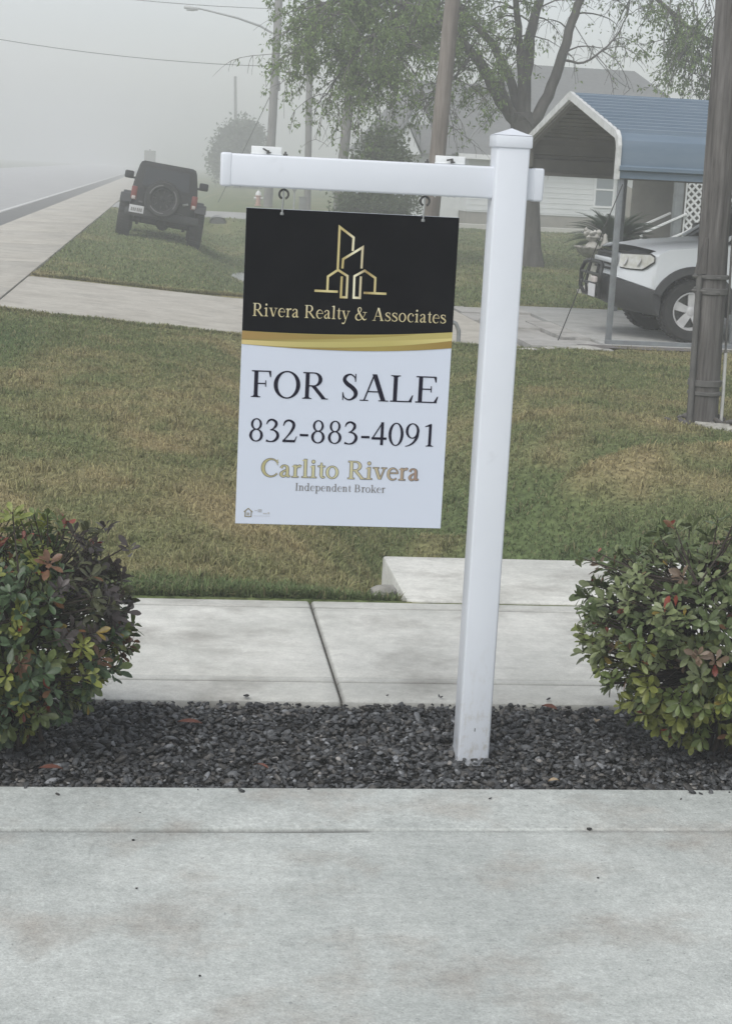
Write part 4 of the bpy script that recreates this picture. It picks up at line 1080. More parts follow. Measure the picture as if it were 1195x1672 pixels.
for xe in (X0, X1):
    m = MB(); n = len(full)
    for (a, b) in zip(full[:-1], full[1:]):
        pass
    off = [(YN-.02, 1.85), (YN-.02, 2.22), (YN+.015, 2.31), (YN+.115, 2.385), ((YN+YF)/2, 2.90)]; off = off+[(YN+YF-y, z) for y, z in off[-2::-1]]
    inn = [(YN+.06, 1.85), (YN+.06, 2.19), (YN+.09, 2.26), (YN+.15, 2.305), ((YN+YF)/2, 2.80)]; inn = inn+[(YN+YF-y, z) for y, z in inn[-2::-1]]
    for i in range(len(off)-1):
        q = [off[i], off[i+1], inn[i+1], inn[i]]
        m.prism(q, 0, xe-.035, xe+.012)
    m.build('gable_trim', MT['trim'], cpt, fix=True)
k = 0
xl = X0+.05
while xl < X1:
    for yy in (YN+.055, YF-.055):
        m = MB(); m.box((xl-(.08 if yy > 20 else 0), yy, 1.00), (.062, .062, 2.0), .006); m.build('leg', MT['galv'], cpt, 40)
    m = MB()
    pin = [(YN+.055, 1.98), (YN+.10, 2.22), (YN+.20, 2.30), ((YN+YF)/2, 2.80)]; pin = pin+[(YN+YF-y, z) for y, z in pin[-2::-1]]
    for a, b in zip(pin[:-1], pin[1:]): m.bar((xl, *a), (xl, *b), .06, .05)
    m.build('rafter', MT['liner'], cpt)
    xl += 1.46
for yy in (YN+.055, YF-.055):
    if yy < 20: m = MB(); m.box(((X0+X1)/2, yy-.05, .035), (X1-X0, .05, .045), .004); m.build('base_rail', MT['galv'], cpt)
    m = MB(); m.box(((X0+X1)/2, yy, 1.885), (X1-X0-.1, .056, .05), .004); m.build('top_rail', MT['liner'], cpt)
m = MB(); m.tube([(5.03, 18.56, 1.80), (4.72, 18.58, .9), (4.44, 18.66, .0)], .006, 6); m.build('anchor_cable', MT['wire'], cpt, 60)

# ------------------------------------------------------------------ silver pick-up under the carport
def wheel(parent, c, r, wd_, side, rim_mat, spokes=5, name='wheel', rimr=.62):
    """axis along local y; side=-1 faces -y"""
    w_ = bpy.data.objects.new(name, None); COL.objects.link(w_); w_.parent = parent; w_.location = c; w_.empty_display_size = .1
    Mx = Matrix.Rotation(R(90)*(1 if side < 0 else -1), 4, 'X')          # lathe axis z -> -y when side<0
    h = wd_/2; rr = r*rimr
    m = MB(); prof = [(rr*.98, -h*.8), (rr*1.1, -h*.95), (r*.9, -h), (r*.965, -h*.85), (r, -h*.6)]
    prof += [(r, h*.6), (r*.965, h*.85), (r*.9, h), (rr*1.1, h*.95), (rr*.98, h*.72)]
    m.lathe(prof, 36, Mx, False)
    for k in range(40):                                                  # tread blocks
        a = 2*math.pi*k/40
        for zz in (-h*.5, h*.5):
            M_ = Mx @ Matrix.Rotation(a+(.06 if zz > 0 else 0), 4, 'Z') @ Matrix.Translation((r, 0, zz)); vs, fs = rbox_data(.016, r*.10, h*.75, .003, 1); m.add(vs, fs, M_)
    m.build('tyre', MT['rubber'], w_, 35)
    m = MB(); m.lathe([(rr, h*.5), (rr, h*.74), (rr*.93, h*.76), (rr*.88, h*.55), (rr*.86, h*.1)], 32, Mx, False)
    m.lathe([(rr*.26, h*.2), (rr*.26, h*.62), (rr*.18, h*.68), (0, h*.68)], 18, Mx)
    for k in range(spokes):
        a = 2*math.pi*k/spokes+.3
        M_ = Mx @ Matrix.Rotation(a, 4, 'Z'); x0, x1 = rr*.18, rr*.93
        vs = [(x0, -rr*.17, h*.62), (x0, rr*.17, h*.62), (x1, rr*.24, h*.66), (x1, -rr*.24, h*.66), (x0, -rr*.17, h*.35), (x0, rr*.17, h*.35), (x1, rr*.24, h*.4), (x1, -rr*.24, h*.4)]
        m.add(vs, [[0, 1, 2, 3], [7, 6, 5, 4], [0, 4, 5, 1], [1, 5, 6, 2], [2, 6, 7, 3], [3, 7, 4, 0]], M_)
    m.build('rim', rim_mat, w_, 35)
    m = MB(); m.lathe([(rr*.9, h*.05), (0, h*.06)], 24, Mx); m.build('brake_disc', MT['darksteel'], w_)
    return w_

suv = thing('pickup_truck', 'silver pick-up truck with dark bumper and grille guard parked under the carport', 'pick-up truck', (5.20, 20.0, .012))
def inset(y): return .45*(abs(y)/.9)**3.2
def fx(x, y, z):
    wgt = max(0.0, 1-max(0, x)/.54); rear = max(0.0, (x-4.3)/.9)
    zz = z-(.07*(abs(y)/.9)**4 if z > .98 else 0)
    if .56 < z < .74 and x < .47: zz -= .12*(abs(y)/.9)**3*(z-.56)/.16
    yy = y*(1-.05*max(0, (z-.55))*(1 if z > .55 else 0)) * (1.0 if x > .1 else 1.0)
    return (x+inset(y)*wgt-.25*inset(y)*rear, yy, zz)
def arch(cx, cz, r, a0, a1, n=12): return [(cx+r*math.cos(R(a0+(a1-a0)*i/n)), cz+r*math.sin(R(a0+(a1-a0)*i/n))) for i in range(n+1)]
WX1, WX2, WZ, WR = .93, 4.13, .365, .365
def loft(m, prof, ys_):
    n = len(prof); V = []; F = []
    for y in ys_:
        for (x, z) in prof: V.append(fx(x, y, z))
    for i in range(len(ys_)-1):
        for j in range(n):
            k_ = (j+1) % n; F.append([i*n+j, i*n+k_, (i+1)*n+k_, (i+1)*n+j])
    F.append(list(range(n))[::-1]); F.append([(len(ys_)-1)*n+j for j in range(n)])
    m.add(V, F)
YS = [-.90, -.893, -.87, -.80, -.70, -.58, -.4, -.2, 0, .2, .4, .58, .70, .80, .87, .893, .90]
AR = .455
prof = [(.05, .73), (.07, .80), (.10, .86), (.12, .98), (.17, 1.055), (.24, 1.075), (.6, 1.135), (1.15, 1.195), (1.45, 1.215), (2.2, 1.21), (3.3, 1.20), (5.0, 1.20), (5.15, 1.16), (5.18, .65), (5.1, .55)]
prof += [(WX2+AR, .50)]+arch(WX2, WZ, AR, 15, 165)[0:]+[(WX2-AR-.01, .42), (1.45, .42)]+arch(WX1, WZ, AR, 8, 152)+[(.42, .575), (.32, .58), (.22, .60), (.14, .65), (.09, .70)]
m = MB(); loft(m, prof, YS); body = m.build('body', MT['silver'], suv, 28)
# bumper cladding
prof = [(-.02, .50), (-.02, .62), (.0, .72), (.08, .705), (.14, .655), (.22, .605), (.32, .585), (.42, .58), (.50, .58), (.50, .42), (.46, .30), (.30, .31), (.12, .38), (.02, .44)]
m = MB(); loft(m, prof, [-.905, -.895, -.87, -.78, -.64, -.45, -.2, 0, .2, .45, .64, .78, .87, .895, .905]); bump = m.build('front_bumper', MT['cladding'], suv, 30)
m = MB(); m.box((.55, -.55, .50), (.03, .05, .02)); 
for s in (-1, 1):
    c = fx(.06, s*.62, .52); m = MB(); m.lathe([(.055, 0), (.05, -.01), (0, -.012)], 14, Matrix.Translation((c[0]-.012, c[1], c[2])) @ Matrix.Rotation(R(90), 4, 'Y')); m.build('fog_lamp', MT['clearlens'], bump, 40)
m = MB(); m.box((2.6, 0, .52), (4.5, 1.22, .36), .05); m.box((.9, 0, .33), (.10, 1.3, .09), .02); m.box((1.05, -.35, .30), (.35, .09, .06), .02, rot=(0, .25, .2)); m.build('underbody', MT['rubber'], suv, 40)
m = MB(); m.box((.60, -.62, .30), (.16, .05, .035), .01, rot=(0, .3, .2)); m.build('tow_bracket', MT['steel'], suv, 40)
for cx in (WX1, WX2):
    for s in (-1, 1):
        m = MB(); a0, a1 = (0, 158) if cx == WX1 else (12, 168)
        o_ = arch(cx, WZ, .525, a0, a1, 20); i_ = arch(cx, WZ, .440, a0, a1, 20)
        for j in range(20):
            q = [o_[j], o_[j+1], i_[j+1], i_[j]]
            V = [(x, s*.86, z) for x, z in q]+[(x, s*(.935 if kk < 2 else .950), z) for kk, (x, z) in enumerate(q)]
            m.add(V, [[0, 1, 2, 3], [7, 6, 5, 4], [0, 4, 5, 1], [2, 6, 7, 3], [1, 5, 6, 2], [3, 7, 4, 0]])
        m.build('fender_flare', MT['cladding'], suv, 40)
        m = MB(); a_ = arch(cx, WZ, .447, -8, 188, 20); m.sheet([[(x, s*.885, z) for x, z in a_], [(x, s*.45, z) for x, z in a_]]); m.add([(x, s*.45, z) for x, z in a_], [list(range(21))])
        m.build('wheel_well', MT['rubber'], suv, 40, fix=False)
        wheel(suv, (cx, s*.77, WZ), WR, .255, s, MT['chrome'])
for s in (-1, 1):
    m = MB(); m.box((2.55, s*.90, .43), (2.1, .05, .16), .02); m.build('sill_cladding', MT['cladding'], suv, 40)
# headlamps wrap the corner
for s in (-1, 1):
    m = MB(); n = 12; rows = []; rows2 = []
    for i in range(n+1):
        u = i/n; y = .50+.375*u
        zt = .985+.014*u-(.0 if u < .92 else (u-.92)*.35); zb = .838-.012*math.sin(u*3)+(.0 if u < .78 else (u-.78)*.40)
        rows.append([(fx(.095+(.0 if z > .9 else -.01), s*y, z)[0]-.018*(1-u)-.012, s*(y+.012*u+.008), z) for z in np.linspace(zb, zt, 5)])
        rows2.append([(p[0]+.014, p[1]-s*.006, p[2]+(.016 if k_ == 4 else (-.016 if k_ == 0 else 0))) for k_, p in enumerate(rows[-1])])
    m.sheet(rows); hl = m.build('headlight', MT['lens'], suv, 60, fix=False)
    m = MB(); m.sheet(rows2); m.build('headlight_surround', MT['cladding'], hl, 60, fix=False)
    for q in (rows[3][2], rows[8][2]):
        m = MB(); m.lathe([(.055, 0), (.05, .004), (.02, .0), (0, .002)], 14, Matrix.Translation((q[0]-.004, q[1]-s*.006, q[2])) @ Matrix.Rotation(R(-70), 4, 'Y')); m.build('reflector', MT['chrome'], hl, 40)
m = MB()
for z in (.80, .86, .92, .98): m.box((.075-(.98-z)*.08, 0, z), (.03, .78, .026), .006)
m.box((.10, 0, .89), (.02, .86, .20), .01); m.build('grille', MT['cladding'], suv, 40)
m = MB(); m.box((.058, 0, .895), (.03, .80, .06), .012); m.build('grille_bar', MT['silver'], suv, 40)
m = MB(); rows = []
for i in range(17):
    y = -.80+1.6*i/16; a = fx(.13, y, 1.0); rows.append([(a[0]-.03, y, a[2]+.002), (a[0]-.035, y, a[2]+.035), (a[0]+.05, y, a[2]+.085), (a[0]+.10, y, a[2]+.088)])
m.sheet(rows); rows = [[(p[0]+.012, p[1], p[2]-.006) for p in r] for r in rows]; m.sheet(rows); m.build('bug_shield', MT['glass'], suv, 60, fix=False)
gg = MB(); gx_ = -.09
loop = [(gx_+.03, -.40, .46), (gx_, -.46, .54), (gx_, -.46, .74), (gx_+.03, -.42, .83), (gx_+.05, -.30, .86), (gx_+.05, .30, .86), (gx_+.03, .42, .83), (gx_, .46, .74), (gx_, .46, .54), (gx_+.03, .40, .46)]
gg.tube(loop, .026, 8, closed=True)
for z in (.60, .72): gg.tube([(gx_, -.46, z), (gx_, .46, z)], .018, 8)
for y in (-.2, .2): gg.tube([(gx_+.02, y, .46), (gx_, y, .6), (gx_+.05, y, .86)], .018, 8)
gg.build('grille_guard', MT['jeepblack'], suv, 50)
m = MB(); m.box((gx_-.03, -.22, .53), (.012, .30, .15), .006); m.build('licence_plate', MT['plate'], suv)
m = MB(); m.box((gx_-.02, -.26, .66), (.05, .17, .075), .015); m.build('driving_lamp', MT['clearlens'], suv)
# cab
m = MB()
def cabf(x, y, z): k_ = (z-1.18)/.55; return (x, y*(1-.16*k_), z)
prof = [(1.28, 1.17), (1.98, 1.66), (2.15, 1.705), (3.2, 1.71), (3.38, 1.66), (3.52, 1.17)]
ys2 = [-.84, -.82, -.6, 0, .6, .82, .84]; V = [cabf(x, y, z) for y in ys2 for x, z in prof]; n = len(prof); F = []
for i in range(len(ys2)-1):
    for j in range(n): k_ = (j+1) % n; F.append([i*n+j, i*n+k_, (i+1)*n+k_, (i+1)*n+j])
F += [list(range(n))[::-1], [(len(ys2)-1)*n+j for j in range(n)]]
m.add(V, F); m.build('windows', MT['glass'], suv, 30)
m = MB(); m.box((2.65, 0, 1.715), (1.40, 1.36, .05), .022)
for s in (-1, 1):
    for a, b in (((1.27, .845, 1.19), (2.0, .715, 1.69)), ((2.35, .848, 1.19), (2.4, .712, 1.69)), ((3.53, .845, 1.19), (3.34, .715, 1.69))):
        m.bar((a[0], s*a[1], a[2]), (b[0], s*b[1], b[2]), .06, .035, .008)
m.build('roof_and_pillars', MT['silver'], suv, 40)
for s in (-1, 1):
    m = MB(); m.box((1.52, s*1.0, 1.27), (.13, .20, .17), .04); m.box((1.55, s*.89, 1.21), (.06, .12, .05), .01); m.build('mirror', MT['jeepblack'], suv, 40)
    dr = MB(); dr.prism([(1.50, .52), (2.38, .52), (2.38, 1.17), (1.50, 1.17)], 1, s*.874, s*.902)
    do = dr.build('door', MT['silver'], suv)
    m = MB(); m.box((2.24, s*.915, 1.02), (.15, .02, .035), .008); m.build('handle', MT['cladding'], do, 40)

# ------------------------------------------------------------------ black off-road vehicle on the verge
JY = 38.0
zl, zr = float(ground_z(-.99, JY+.4)), float(ground_z(.62, JY+.4))
jt = math.atan2(zl-zr, 1.61)
jp = thing('off_road_vehicle', 'black boxy off-road vehicle with rear spare wheel parked tilted on the grass verge', 'off-road vehicle', (-.185, 37.9, (zl+zr)/2-.02), (0, jt, 0))
JR = .415
m = MB(); m.box((0, 1.9, .86), (1.46, 3.7, .50), .05); m.box((0, 3.2, 1.02), (1.30, 1.2, .28), .07); m.build('body', MT['jeepblack'], jp, 40)
m = MB(); q = []
for (z, hw, y0, y1) in ((1.10, .725, .02, 2.30), (1.35, .69, .06, 2.2), (1.62, .635, .14, 1.95), (1.70, .60, .20, 1.85), (1.725, .54, .26, 1.75)):
    q.append([(-hw, y0, z), (-hw+.05, y0-.03, z), (hw-.05, y0-.03, z), (hw, y0, z), (hw, y1, z), (-hw, y1, z)])
V = [p for r in q for p in r]; F = [[i*6+j, i*6+(j+1) % 6, (i+1)*6+(j+1) % 6, (i+1)*6+j] for i in range(4) for j in range(6)]+[[24, 25, 26, 27, 28, 29]]
m.add(V, F); ht = m.build('hard_top', MT['softtop'], jp, 35)
m = MB(); m.add([(-.52, -.016, 1.20), (.52, -.016, 1.20), (.48, .085, 1.60), (-.48, .085, 1.60)], [[0, 1, 2, 3]]); m.build('rear_window', MT['glass'], ht, fix=False)
m = MB(); m.prism([(-.62, .66), (.62, .66), (.64, 1.12), (-.64, 1.12)], 1, -.012, .05); tg = m.build('tailgate', MT['jeepblack'], jp)
m = MB(); m.box((.48, -.03, .93), (.13, .025, .045), .01, rot=(0, -.3, 0)); m.build('handle', MT['steel'], tg, 40)
m = MB(); m.box((-.50, -.025, .83), (.09, .02, .035), .008); m.build('badge', MT['darksteel'], tg, 40)
spw = wheel(jp, (-.03, -.20, .97), .405, .27, -1, MT['jeepblack'], 8, 'spare_wheel', .60)
m = MB()
for a0, a1 in ((-35, 45), (95, 165), (215, 280)):
    n = 12; r0, r1 = .290, .312
    for i in range(n):
        a, b = R(a0+(a1-a0)*i/n), R(a0+(a1-a0)*(i+1)/n)
        m.add([(r0*math.cos(a), -.140, r0*math.sin(a)), (r0*math.cos(b), -.140, r0*math.sin(b)), (r1*math.cos(b), -.139, r1*math.sin(b)), (r1*math.cos(a), -.139, r1*math.sin(a))], [[0, 1, 2, 3]])
m.build('tyre_lettering', base_mat('tyre_letter_grey', (.17, .17, .17), .7), spw, fix=False)
for s in (-1, 1):
    m = MB(); m.box((s*.665, -.02, 1.0), (.13, .05, .30), .02); tl = m.build('tail_light', MT['red'], jp, 40)
    m = MB(); m.box((s*.665, -.05, .905), (.08, .012, .075), .004); m.build('reverse_lens', MT['clearlens'], tl, 40)
    m = MB(); m.box((s*.86, 1.72, 1.36), (.21, .10, .175), .035); m.box((s*.74, 1.75, 1.30), (.10, .05, .05), .01); m.build('mirror', MT['jeepblack'], jp, 40)
    for y in (.48, 3.0):
        m = MB(); m.prism([(y-.62, .80), (y-.50, .90), (y-.38, .965), (y+.38, .965), (y+.55, .86), (y+.62, .70), (y+.56, .70), (y+.48, .83), (y+.34, .915), (y-.34, .915), (y-.48, .80)], 0, s*.70, s*.95); m.build('fender_flare', MT['cladding'], jp, 30)
        wh = wheel(jp, (s*.80, y, JR), JR, .30, -1, MT['jeepblack'], 6); wh.rotation_euler = (0, 0, R(90)*s)
m = MB(); m.box((0, -.10, .60), (1.62, .17, .17), .03); m.box((0, -.12, .70), (.9, .1, .05), .02); bp_ = m.build('rear_bumper', MT['cladding'], jp, 40)
m = MB(); m.box((-.56, -.195, .665), (.32, .012, .165), .006); pl = m.build('licence_plate', MT['plate'], jp)
m = MB()
for k, x in enumerate((-.665, -.625, -.585, -.535, -.495, -.455)): m.box((x, -.2035, .655), (.026, .003, .075), .001)
m.build('plate_marks', MT['inkgrey'], pl)
m = MB(); m.tube([(-.75, .48, JR), (.75, .48, JR)], .055, 10); m.lathe([(0, -.14), (.10, -.12), (.15, 0), (.10, .12), (0, .14)], 14, Matrix.Translation((.05, .46, JR)) @ Matrix.Rotation(R(90), 4, 'X'))
m.tube([(-.5, .1, .44), (-.42, -.02, .42)], .04, 8); m.box((.35, .3, .48), (.5, .35, .14), .04); m.box((-.1, 1.9, .52), (1.0, 3.0, .2), .04)
for s in (-1, 1): m.tube([(s*.52, .35, .33), (s*.48, .25, .62)], .035, 8)
m.build('rear_axle', MT['rubber'], jp, 40)

# ------------------------------------------------------------------ trees and shrubs
def diamond_leaves(name, P, D, N, L, Wd, C, parent, mat):
    n = len(P); S = unit(np.cross(D, N)); N2 = np.cross(S, D)
    V = np.stack([P, P+D*(L*.45)[:, None]+S*(Wd/2)[:, None]+N2*(L*.05)[:, None], P+D*L[:, None]-N2*(L*.12)[:, None], P+D*(L*.45)[:, None]-S*(Wd/2)[:, None]+N2*(L*.05)[:, None]], 1).reshape(-1, 3)
    F = (np.arange(n)*4)[:, None]+np.array([0, 1, 2, 3])
    return np_mesh(name, V, F, mat, np.repeat(C, 4, 0), parent=parent)

def big_tree():
    rg = np.random.default_rng(21); o0 = np.array([7.62, 35.0, 0])
    root = thing('tree', 'large spreading tree with several limbs behind the white sign post', 'tree', tuple(o0))
    tr = MB(); A = lambda p: tuple(np.array(p)-o0)
    trunk = [(7.62, 35, -.1), (7.58, 35, .4), (7.50, 35, 1.4), (7.36, 35, 2.3), (7.25, 35, 2.95), (7.24, 35, 3.15)]
    tr.tube([A(p) for p in trunk], [.34, .25, .225, .225, .25, .20], 14)
    limbs = [
        ([(7.2, 35, 2.9), (6.75, 34.9, 3.35), (6.35, 34.8, 3.95), (6.05, 34.7, 4.25), (5.4, 34.5, 4.75), (4.6, 34.1, 5.05), (3.7, 33.7, 5.1), (2.9, 33.4, 4.9)], .15, .03),
        ([(7.25, 35, 3.0), (6.9, 35.1, 3.9), (6.55, 35.2, 4.5), (6.1, 35.3, 4.95), (5.4, 35.4, 5.6), (4.5, 35.5, 6.2)], .11, .03),
        ([(7.22, 35, 3.0), (7.12, 34.8, 4.0), (6.95, 34.6, 4.8), (6.78, 34.4, 5.5), (6.4, 34.1, 6.8), (5.8, 33.8, 8.0)], .10, .03),
        ([(7.28, 35, 2.95), (7.32, 35.2, 3.9), (7.40, 35.3, 4.9), (7.58, 35.4, 5.6), (7.8, 35.5, 7.0), (7.7, 35.8, 8.4)], .15, .04),
        ([(7.30, 35, 2.75), (7.62, 35, 3.2), (7.88, 35, 3.9), (8.12, 35, 4.8), (8.32, 35, 5.5), (8.8, 35, 6.4), (9.6, 34.9, 7.0), (10.6, 34.8, 6.6)], .14, .04),
        ([(8.75, 35, 6.3), (9.3, 34.6, 5.9), (10.0, 34.3, 5.25), (10.6, 34.1, 4.8), (11.4, 34, 4.25)], .075, .02),
        ([(7.98, 35, 4.25), (8.4, 34.8, 4.2), (8.85, 34.7, 4.55), (9.15, 34.6, 5.0), (9.2, 34.6, 5.6)], .028, .010),
        ([(7.1, 35, 2.9), (6.95, 34.7, 3.15), (6.7, 34.5, 3.7), (6.6, 34.3, 3.9)], .07, .015),
        ([(6.05, 34.7, 4.25), (5.8, 34.3, 3.9), (5.3, 33.9, 3.4), (5.0, 33.7, 3.0)], .035, .01),
        ([(4.6, 34.1, 5.05), (3.9, 33.4, 4.4), (3.3, 33, 3.7), (2.9, 32.8, 3.1)], .05, .01),
        ([(5.4, 34.5, 4.75), (4.7, 33.6, 4.5), (4.1, 33.0, 3.9), (3.9, 32.8, 3.3)], .05, .01),
        ([(3.7, 33.7, 5.1), (2.9, 33, 4.5), (2.4, 32.8, 3.9)], .035, .01),
        ([(4.5, 35.5, 6.2), (3.5, 35.3, 6.3), (2.6, 35, 5.8)], .04, .01),
        ([(10.0, 34.3, 5.25), (10.3, 34, 4.5), (10.5, 33.9, 3.7)], .03, .008),
    ]
    twigs = []      # (start, dir, length)
    nodes = []
    for pts, r0, r1 in limbs:
        P = np.array(pts); n = len(P); dense = []
        for i in range(n-1):
            p0, p1, p2, p3 = P[max(i-1, 0)], P[i], P[i+1], P[min(i+2, n-1)]
            for u in np.linspace(0, 1, 5)[:-1]: dense.append(.5*((2*p1)+(-p0+p2)*u+(2*p0-5*p1+4*p2-p3)*u*u+(-p0+3*p1-3*p2+p3)*u**3))
        dense.append(P[-1]); dense = np.array(dense); dense[2:] += rg.normal(size=dense[2:].shape)*.013; rad = np.linspace(r0, r1, len(dense))
        tr.tube([A(p) for p in dense], list(rad), 9)
        for i in range(len(dense)//3, len(dense)): nodes.append((dense[i], unit(dense[min(i+1, len(dense)-1)]-dense[i-1]), rad[i]))
    P_, D_, N_, L_, W_, C_ = [], [], [], [], [], []
    def dens(p):
        x, y, z = p
        d = 1.3*math.exp(-((x-3.9)/1.9)**2-((z-4.7)/1.5)**2)+.35*math.exp(-((x-6.4)/1.2)**2-((z-5.2)/.9)**2)+.75*math.exp(-((x-10.6)/1.1)**2-((z-4.8)/1.2)**2)+.3*math.exp(-((x-6.3)/.7)**2-((z-3.3)/.6)**2)
        if z > 5.6: d += .75
        if 7.6 < x < 9.4 and z < 5.2: d *= .35
        return min(1.3, d)
    leafpts = []
    for p, d, r in nodes:
        nb = 2 if r > .06 else 3
        dn = dens(p)
        if dn > .5: nb += 2
        for _ in range(nb):
            if rg.random() > .30+.8*dn: continue
            a = unit(d*.5+rg.normal(size=3)*np.array([.8, .8, .55])); L = rg.uniform(.5, 1.35)
            pts = [p]; q = p.copy(); v = a.copy()
            for s in range(6):
                v = unit(v+np.array([0, 0, -.16])+rg.normal(size=3)*.14); q = q+v*L/6; pts.append(q.copy())
            tr.tube([A(x) for x in pts], list(np.linspace(min(.02, r*.6), .005, 7)), 5, cap=False)
            for s in range(1, 7):
                for _k in range(2 if s > 2 else 1):
                    b = unit(v*.6+rg.normal(size=3)*.8+np.array([0, 0, -.25])); l2 = rg.uniform(.2, .55)
                    e = [pts[s]]; q2 = pts[s].copy(); vv = b.copy()
                    for _s in range(4):
                        vv = unit(vv+np.array([0, 0, -.2])+rg.normal(size=3)*.1); q2 = q2+vv*l2/4; e.append(q2.copy())
                    if rg.random() < .6: tr.tube([A(x) for x in e], [.006, .005, .004, .004, .003], 4, cap=False)
                    dn2 = dens(e[-1]); 
                    for x in e[1:]:
                        if rg.random() > dn2*.95+.05: continue
                        for _l in range(rg.integers(3, 8)):
                            ld_ = unit(vv*.4+rg.normal(size=3)*.7+np.array([0, 0, -.55])); l = rg.uniform(.055, .11)
                            P_.append(x+rg.normal(size=3)*.035-o0); D_.append(ld_); N_.append(unit(rg.normal(size=3)*.8+np.array([0, 0, .9]))); L_.append(l); W_.append(l*rg.uniform(.32, .5))
                            C_.append(np.array([.165, .235, .085])*rg.uniform(.6, 1.5)*np.array([1, 1, rg.uniform(.8, 1.1)]))
    # hanging bare twigs on the right
    for _ in range(46):
        x = rg.uniform(9.9, 11.3); z = 5.9-.45*(x-9)+rg.uniform(-.5, .7); p = np.array([x, 34+rg.normal()*.4, z]); pts = [p]; v = np.array([rg.normal()*.25, 0, -.9])
        for s in range(6): v = unit(v+rg.normal(size=3)*.12+np.array([0, 0, -.1])); p = p+v*rg.uniform(.12, .3); pts.append(p.copy())
        tr.tube([A(q) for q in pts], list(np.linspace(.010, .004, 7)), 4, cap=False)
        for q in pts[2:]:
            if rg.random() < .5:
                for _l in range(3):
                    l = rg.uniform(.05, .10); P_.append(q+rg.normal(size=3)*.04-o0); D_.append(unit(rg.normal(size=3)+np.array([0, 0, -.8]))); N_.append(unit(rg.normal(size=3))); L_.append(l); W_.append(l*.42); C_.append(np.array([.075, .10, .048])*rg.uniform(.6, 1.4))
    tr.build('trunk', MT['bark'], root, 60, fix=False)
    P_, D_, N_, L_, W_, C_ = map(np.array, (P_, D_, N_, L_, W_, C_))
    print('tree leaves', len(P_))
    diamond_leaves('crown', P_, D_, N_, L_, W_, C_, root, MT['treeleaf'])
big_tree()

def leafy(name, label, cat, base, rx, ry, z0, z1, n, lsize, col, seed, stems=7, power=.45, cone=0.0, lumps=16):
    rg = np.random.default_rng(seed); root = thing(name, label, cat, base)
    zc = (z0+z1)/2; rz = (z1-z0)/2
    cl = []; lump = unit(rg.normal(size=(lumps, 3))); la = rg.uniform(-.22, .16, lumps)
    m = MB()
    for k in range(stems):
        a = rg.uniform(0, 6.28); e = np.array([math.cos(a)*rx*.6, math.sin(a)*ry*.6, zc+rz*rg.uniform(0, .6)])
        m.tube([(0, 0, -.1), tuple(e*.4+np.array([0, 0, .2])), tuple(e)], [.05*rx, .035*rx, .012*rx], 6)
    m.build('trunk', MT['bark'], root, 60, fix=False)
    nc = max(40, n//24); ctr = []
    while len(ctr) < nc:
        d = unit(rg.normal(size=3)); k = 1+sum(a*max(0, d@l)**5 for a, l in zip(la, lump)); q = d*rg.random()**power*k
        zz = zc+q[2]*rz; sh = 1-cone*max(0, (zz-z0)/(z1-z0))
        ctr.append((q[0]*rx*sh, q[1]*ry*sh, zz))
    ctr = np.array(ctr); tone = rg.uniform(.7, 1.35, nc)
    i = rg.integers(0, nc, n); P = ctr[i]+rg.normal(size=(n, 3))*np.array([rx, ry, rz])*.10
    D = unit(rg.normal(size=(n, 3))+np.array([0, 0, .1])); N = unit(rg.normal(size=(n, 3))*.7+np.array([0, 0, .8])); L = lsize*rg.uniform(.7, 1.3, n)
    C = np.array(col)[None]*(tone[i]*rg.uniform(.75, 1.25, n))[:, None]
    diamond_leaves('crown', P, D, N, L, L*rg.uniform(.4, .6, n), C, root, MT['treeleaf']); return root
leafy('shrub', 'tall dark green rounded shrub behind the white cross arm', 'shrub', (5.55, 45, .0), 1.38, 1.1, -.1, 3.1, 11000, .12, (.10, .135, .06), 31, 8, .4, .45)
leafy('shrub', 'lower loose shrub filling the base of the tall rounded shrub', 'shrub', (5.35, 43.5, .0), 1.35, .8, .0, 1.25, 3500, .11, (.085, .11, .06), 33, 8, .5)
leafy('tree', 'faint hazy dome shaped tree behind the left end of the cross arm', 'tree', (5.45, 130, 0), 2.95, 2.8, .1, 5.3, 9000, .34, (.13, .15, .11), 35, 6, .3, .35)
leafy('shrub', 'pale distant low hedge to the right of the faint dome tree', 'shrub', (13.5, 118, 0), 3.2, 1.5, 0, 2.0, 4000, .24, (.055, .07, .045), 37, 6, .5)

# sago palm
def sago():
    root = thing('sago_palm', 'dark green sago palm with arching fronds behind the carport leg', 'palm', (7.52, 28, 0))
    m = MB(); m.lathe([(.18, -.05), (.22, .15), (.20, .45), (.16, .62), (.08, .72)], 14); m.build('trunk', MT['bark'], root, 50)
    rg = np.random.default_rng(3); V = []; F = []; C = []
    for k in range(64):
        a = rg.uniform(0, 6.28); el = R(rg.uniform(15, 88)); L = rg.uniform(.70, .95); n = 26; p = np.array([0, 0, .70]); hd = np.array([math.cos(a), math.sin(a), 0]); pts = []
        for i in range(n+1):
            s = i/n; e = el-s*R(60); p = p+(hd*math.cos(e)+np.array([0, 0, math.sin(e)]))*L/n; pts.append(p.copy())
        side = np.array([-hd[1], hd[0], 0]); tone = rg.uniform(.7, 1.3)
        for i in range(3, n+1):
            d = unit(pts[i]-pts[i-1]); s = i/n; ll = .17*math.sin(math.pi*min(.97, s*.9+.1))+.02
            for sg in (-1, 1):
                ld_ = unit(side*sg+d*.7+np.array([0, 0, .22])); w2 = d*.017; o = len(V)
                V += [pts[i]-w2, pts[i]+w2, pts[i]+ld_*ll+w2*.2, pts[i]+ld_*ll-w2*.2]; F.append([o, o+1, o+2, o+3]); C += [np.array([.055, .078, .050])*tone]*4
    np_mesh('fronds', V, F, MT['treeleaf'], np.array(C), parent=root)
sago()

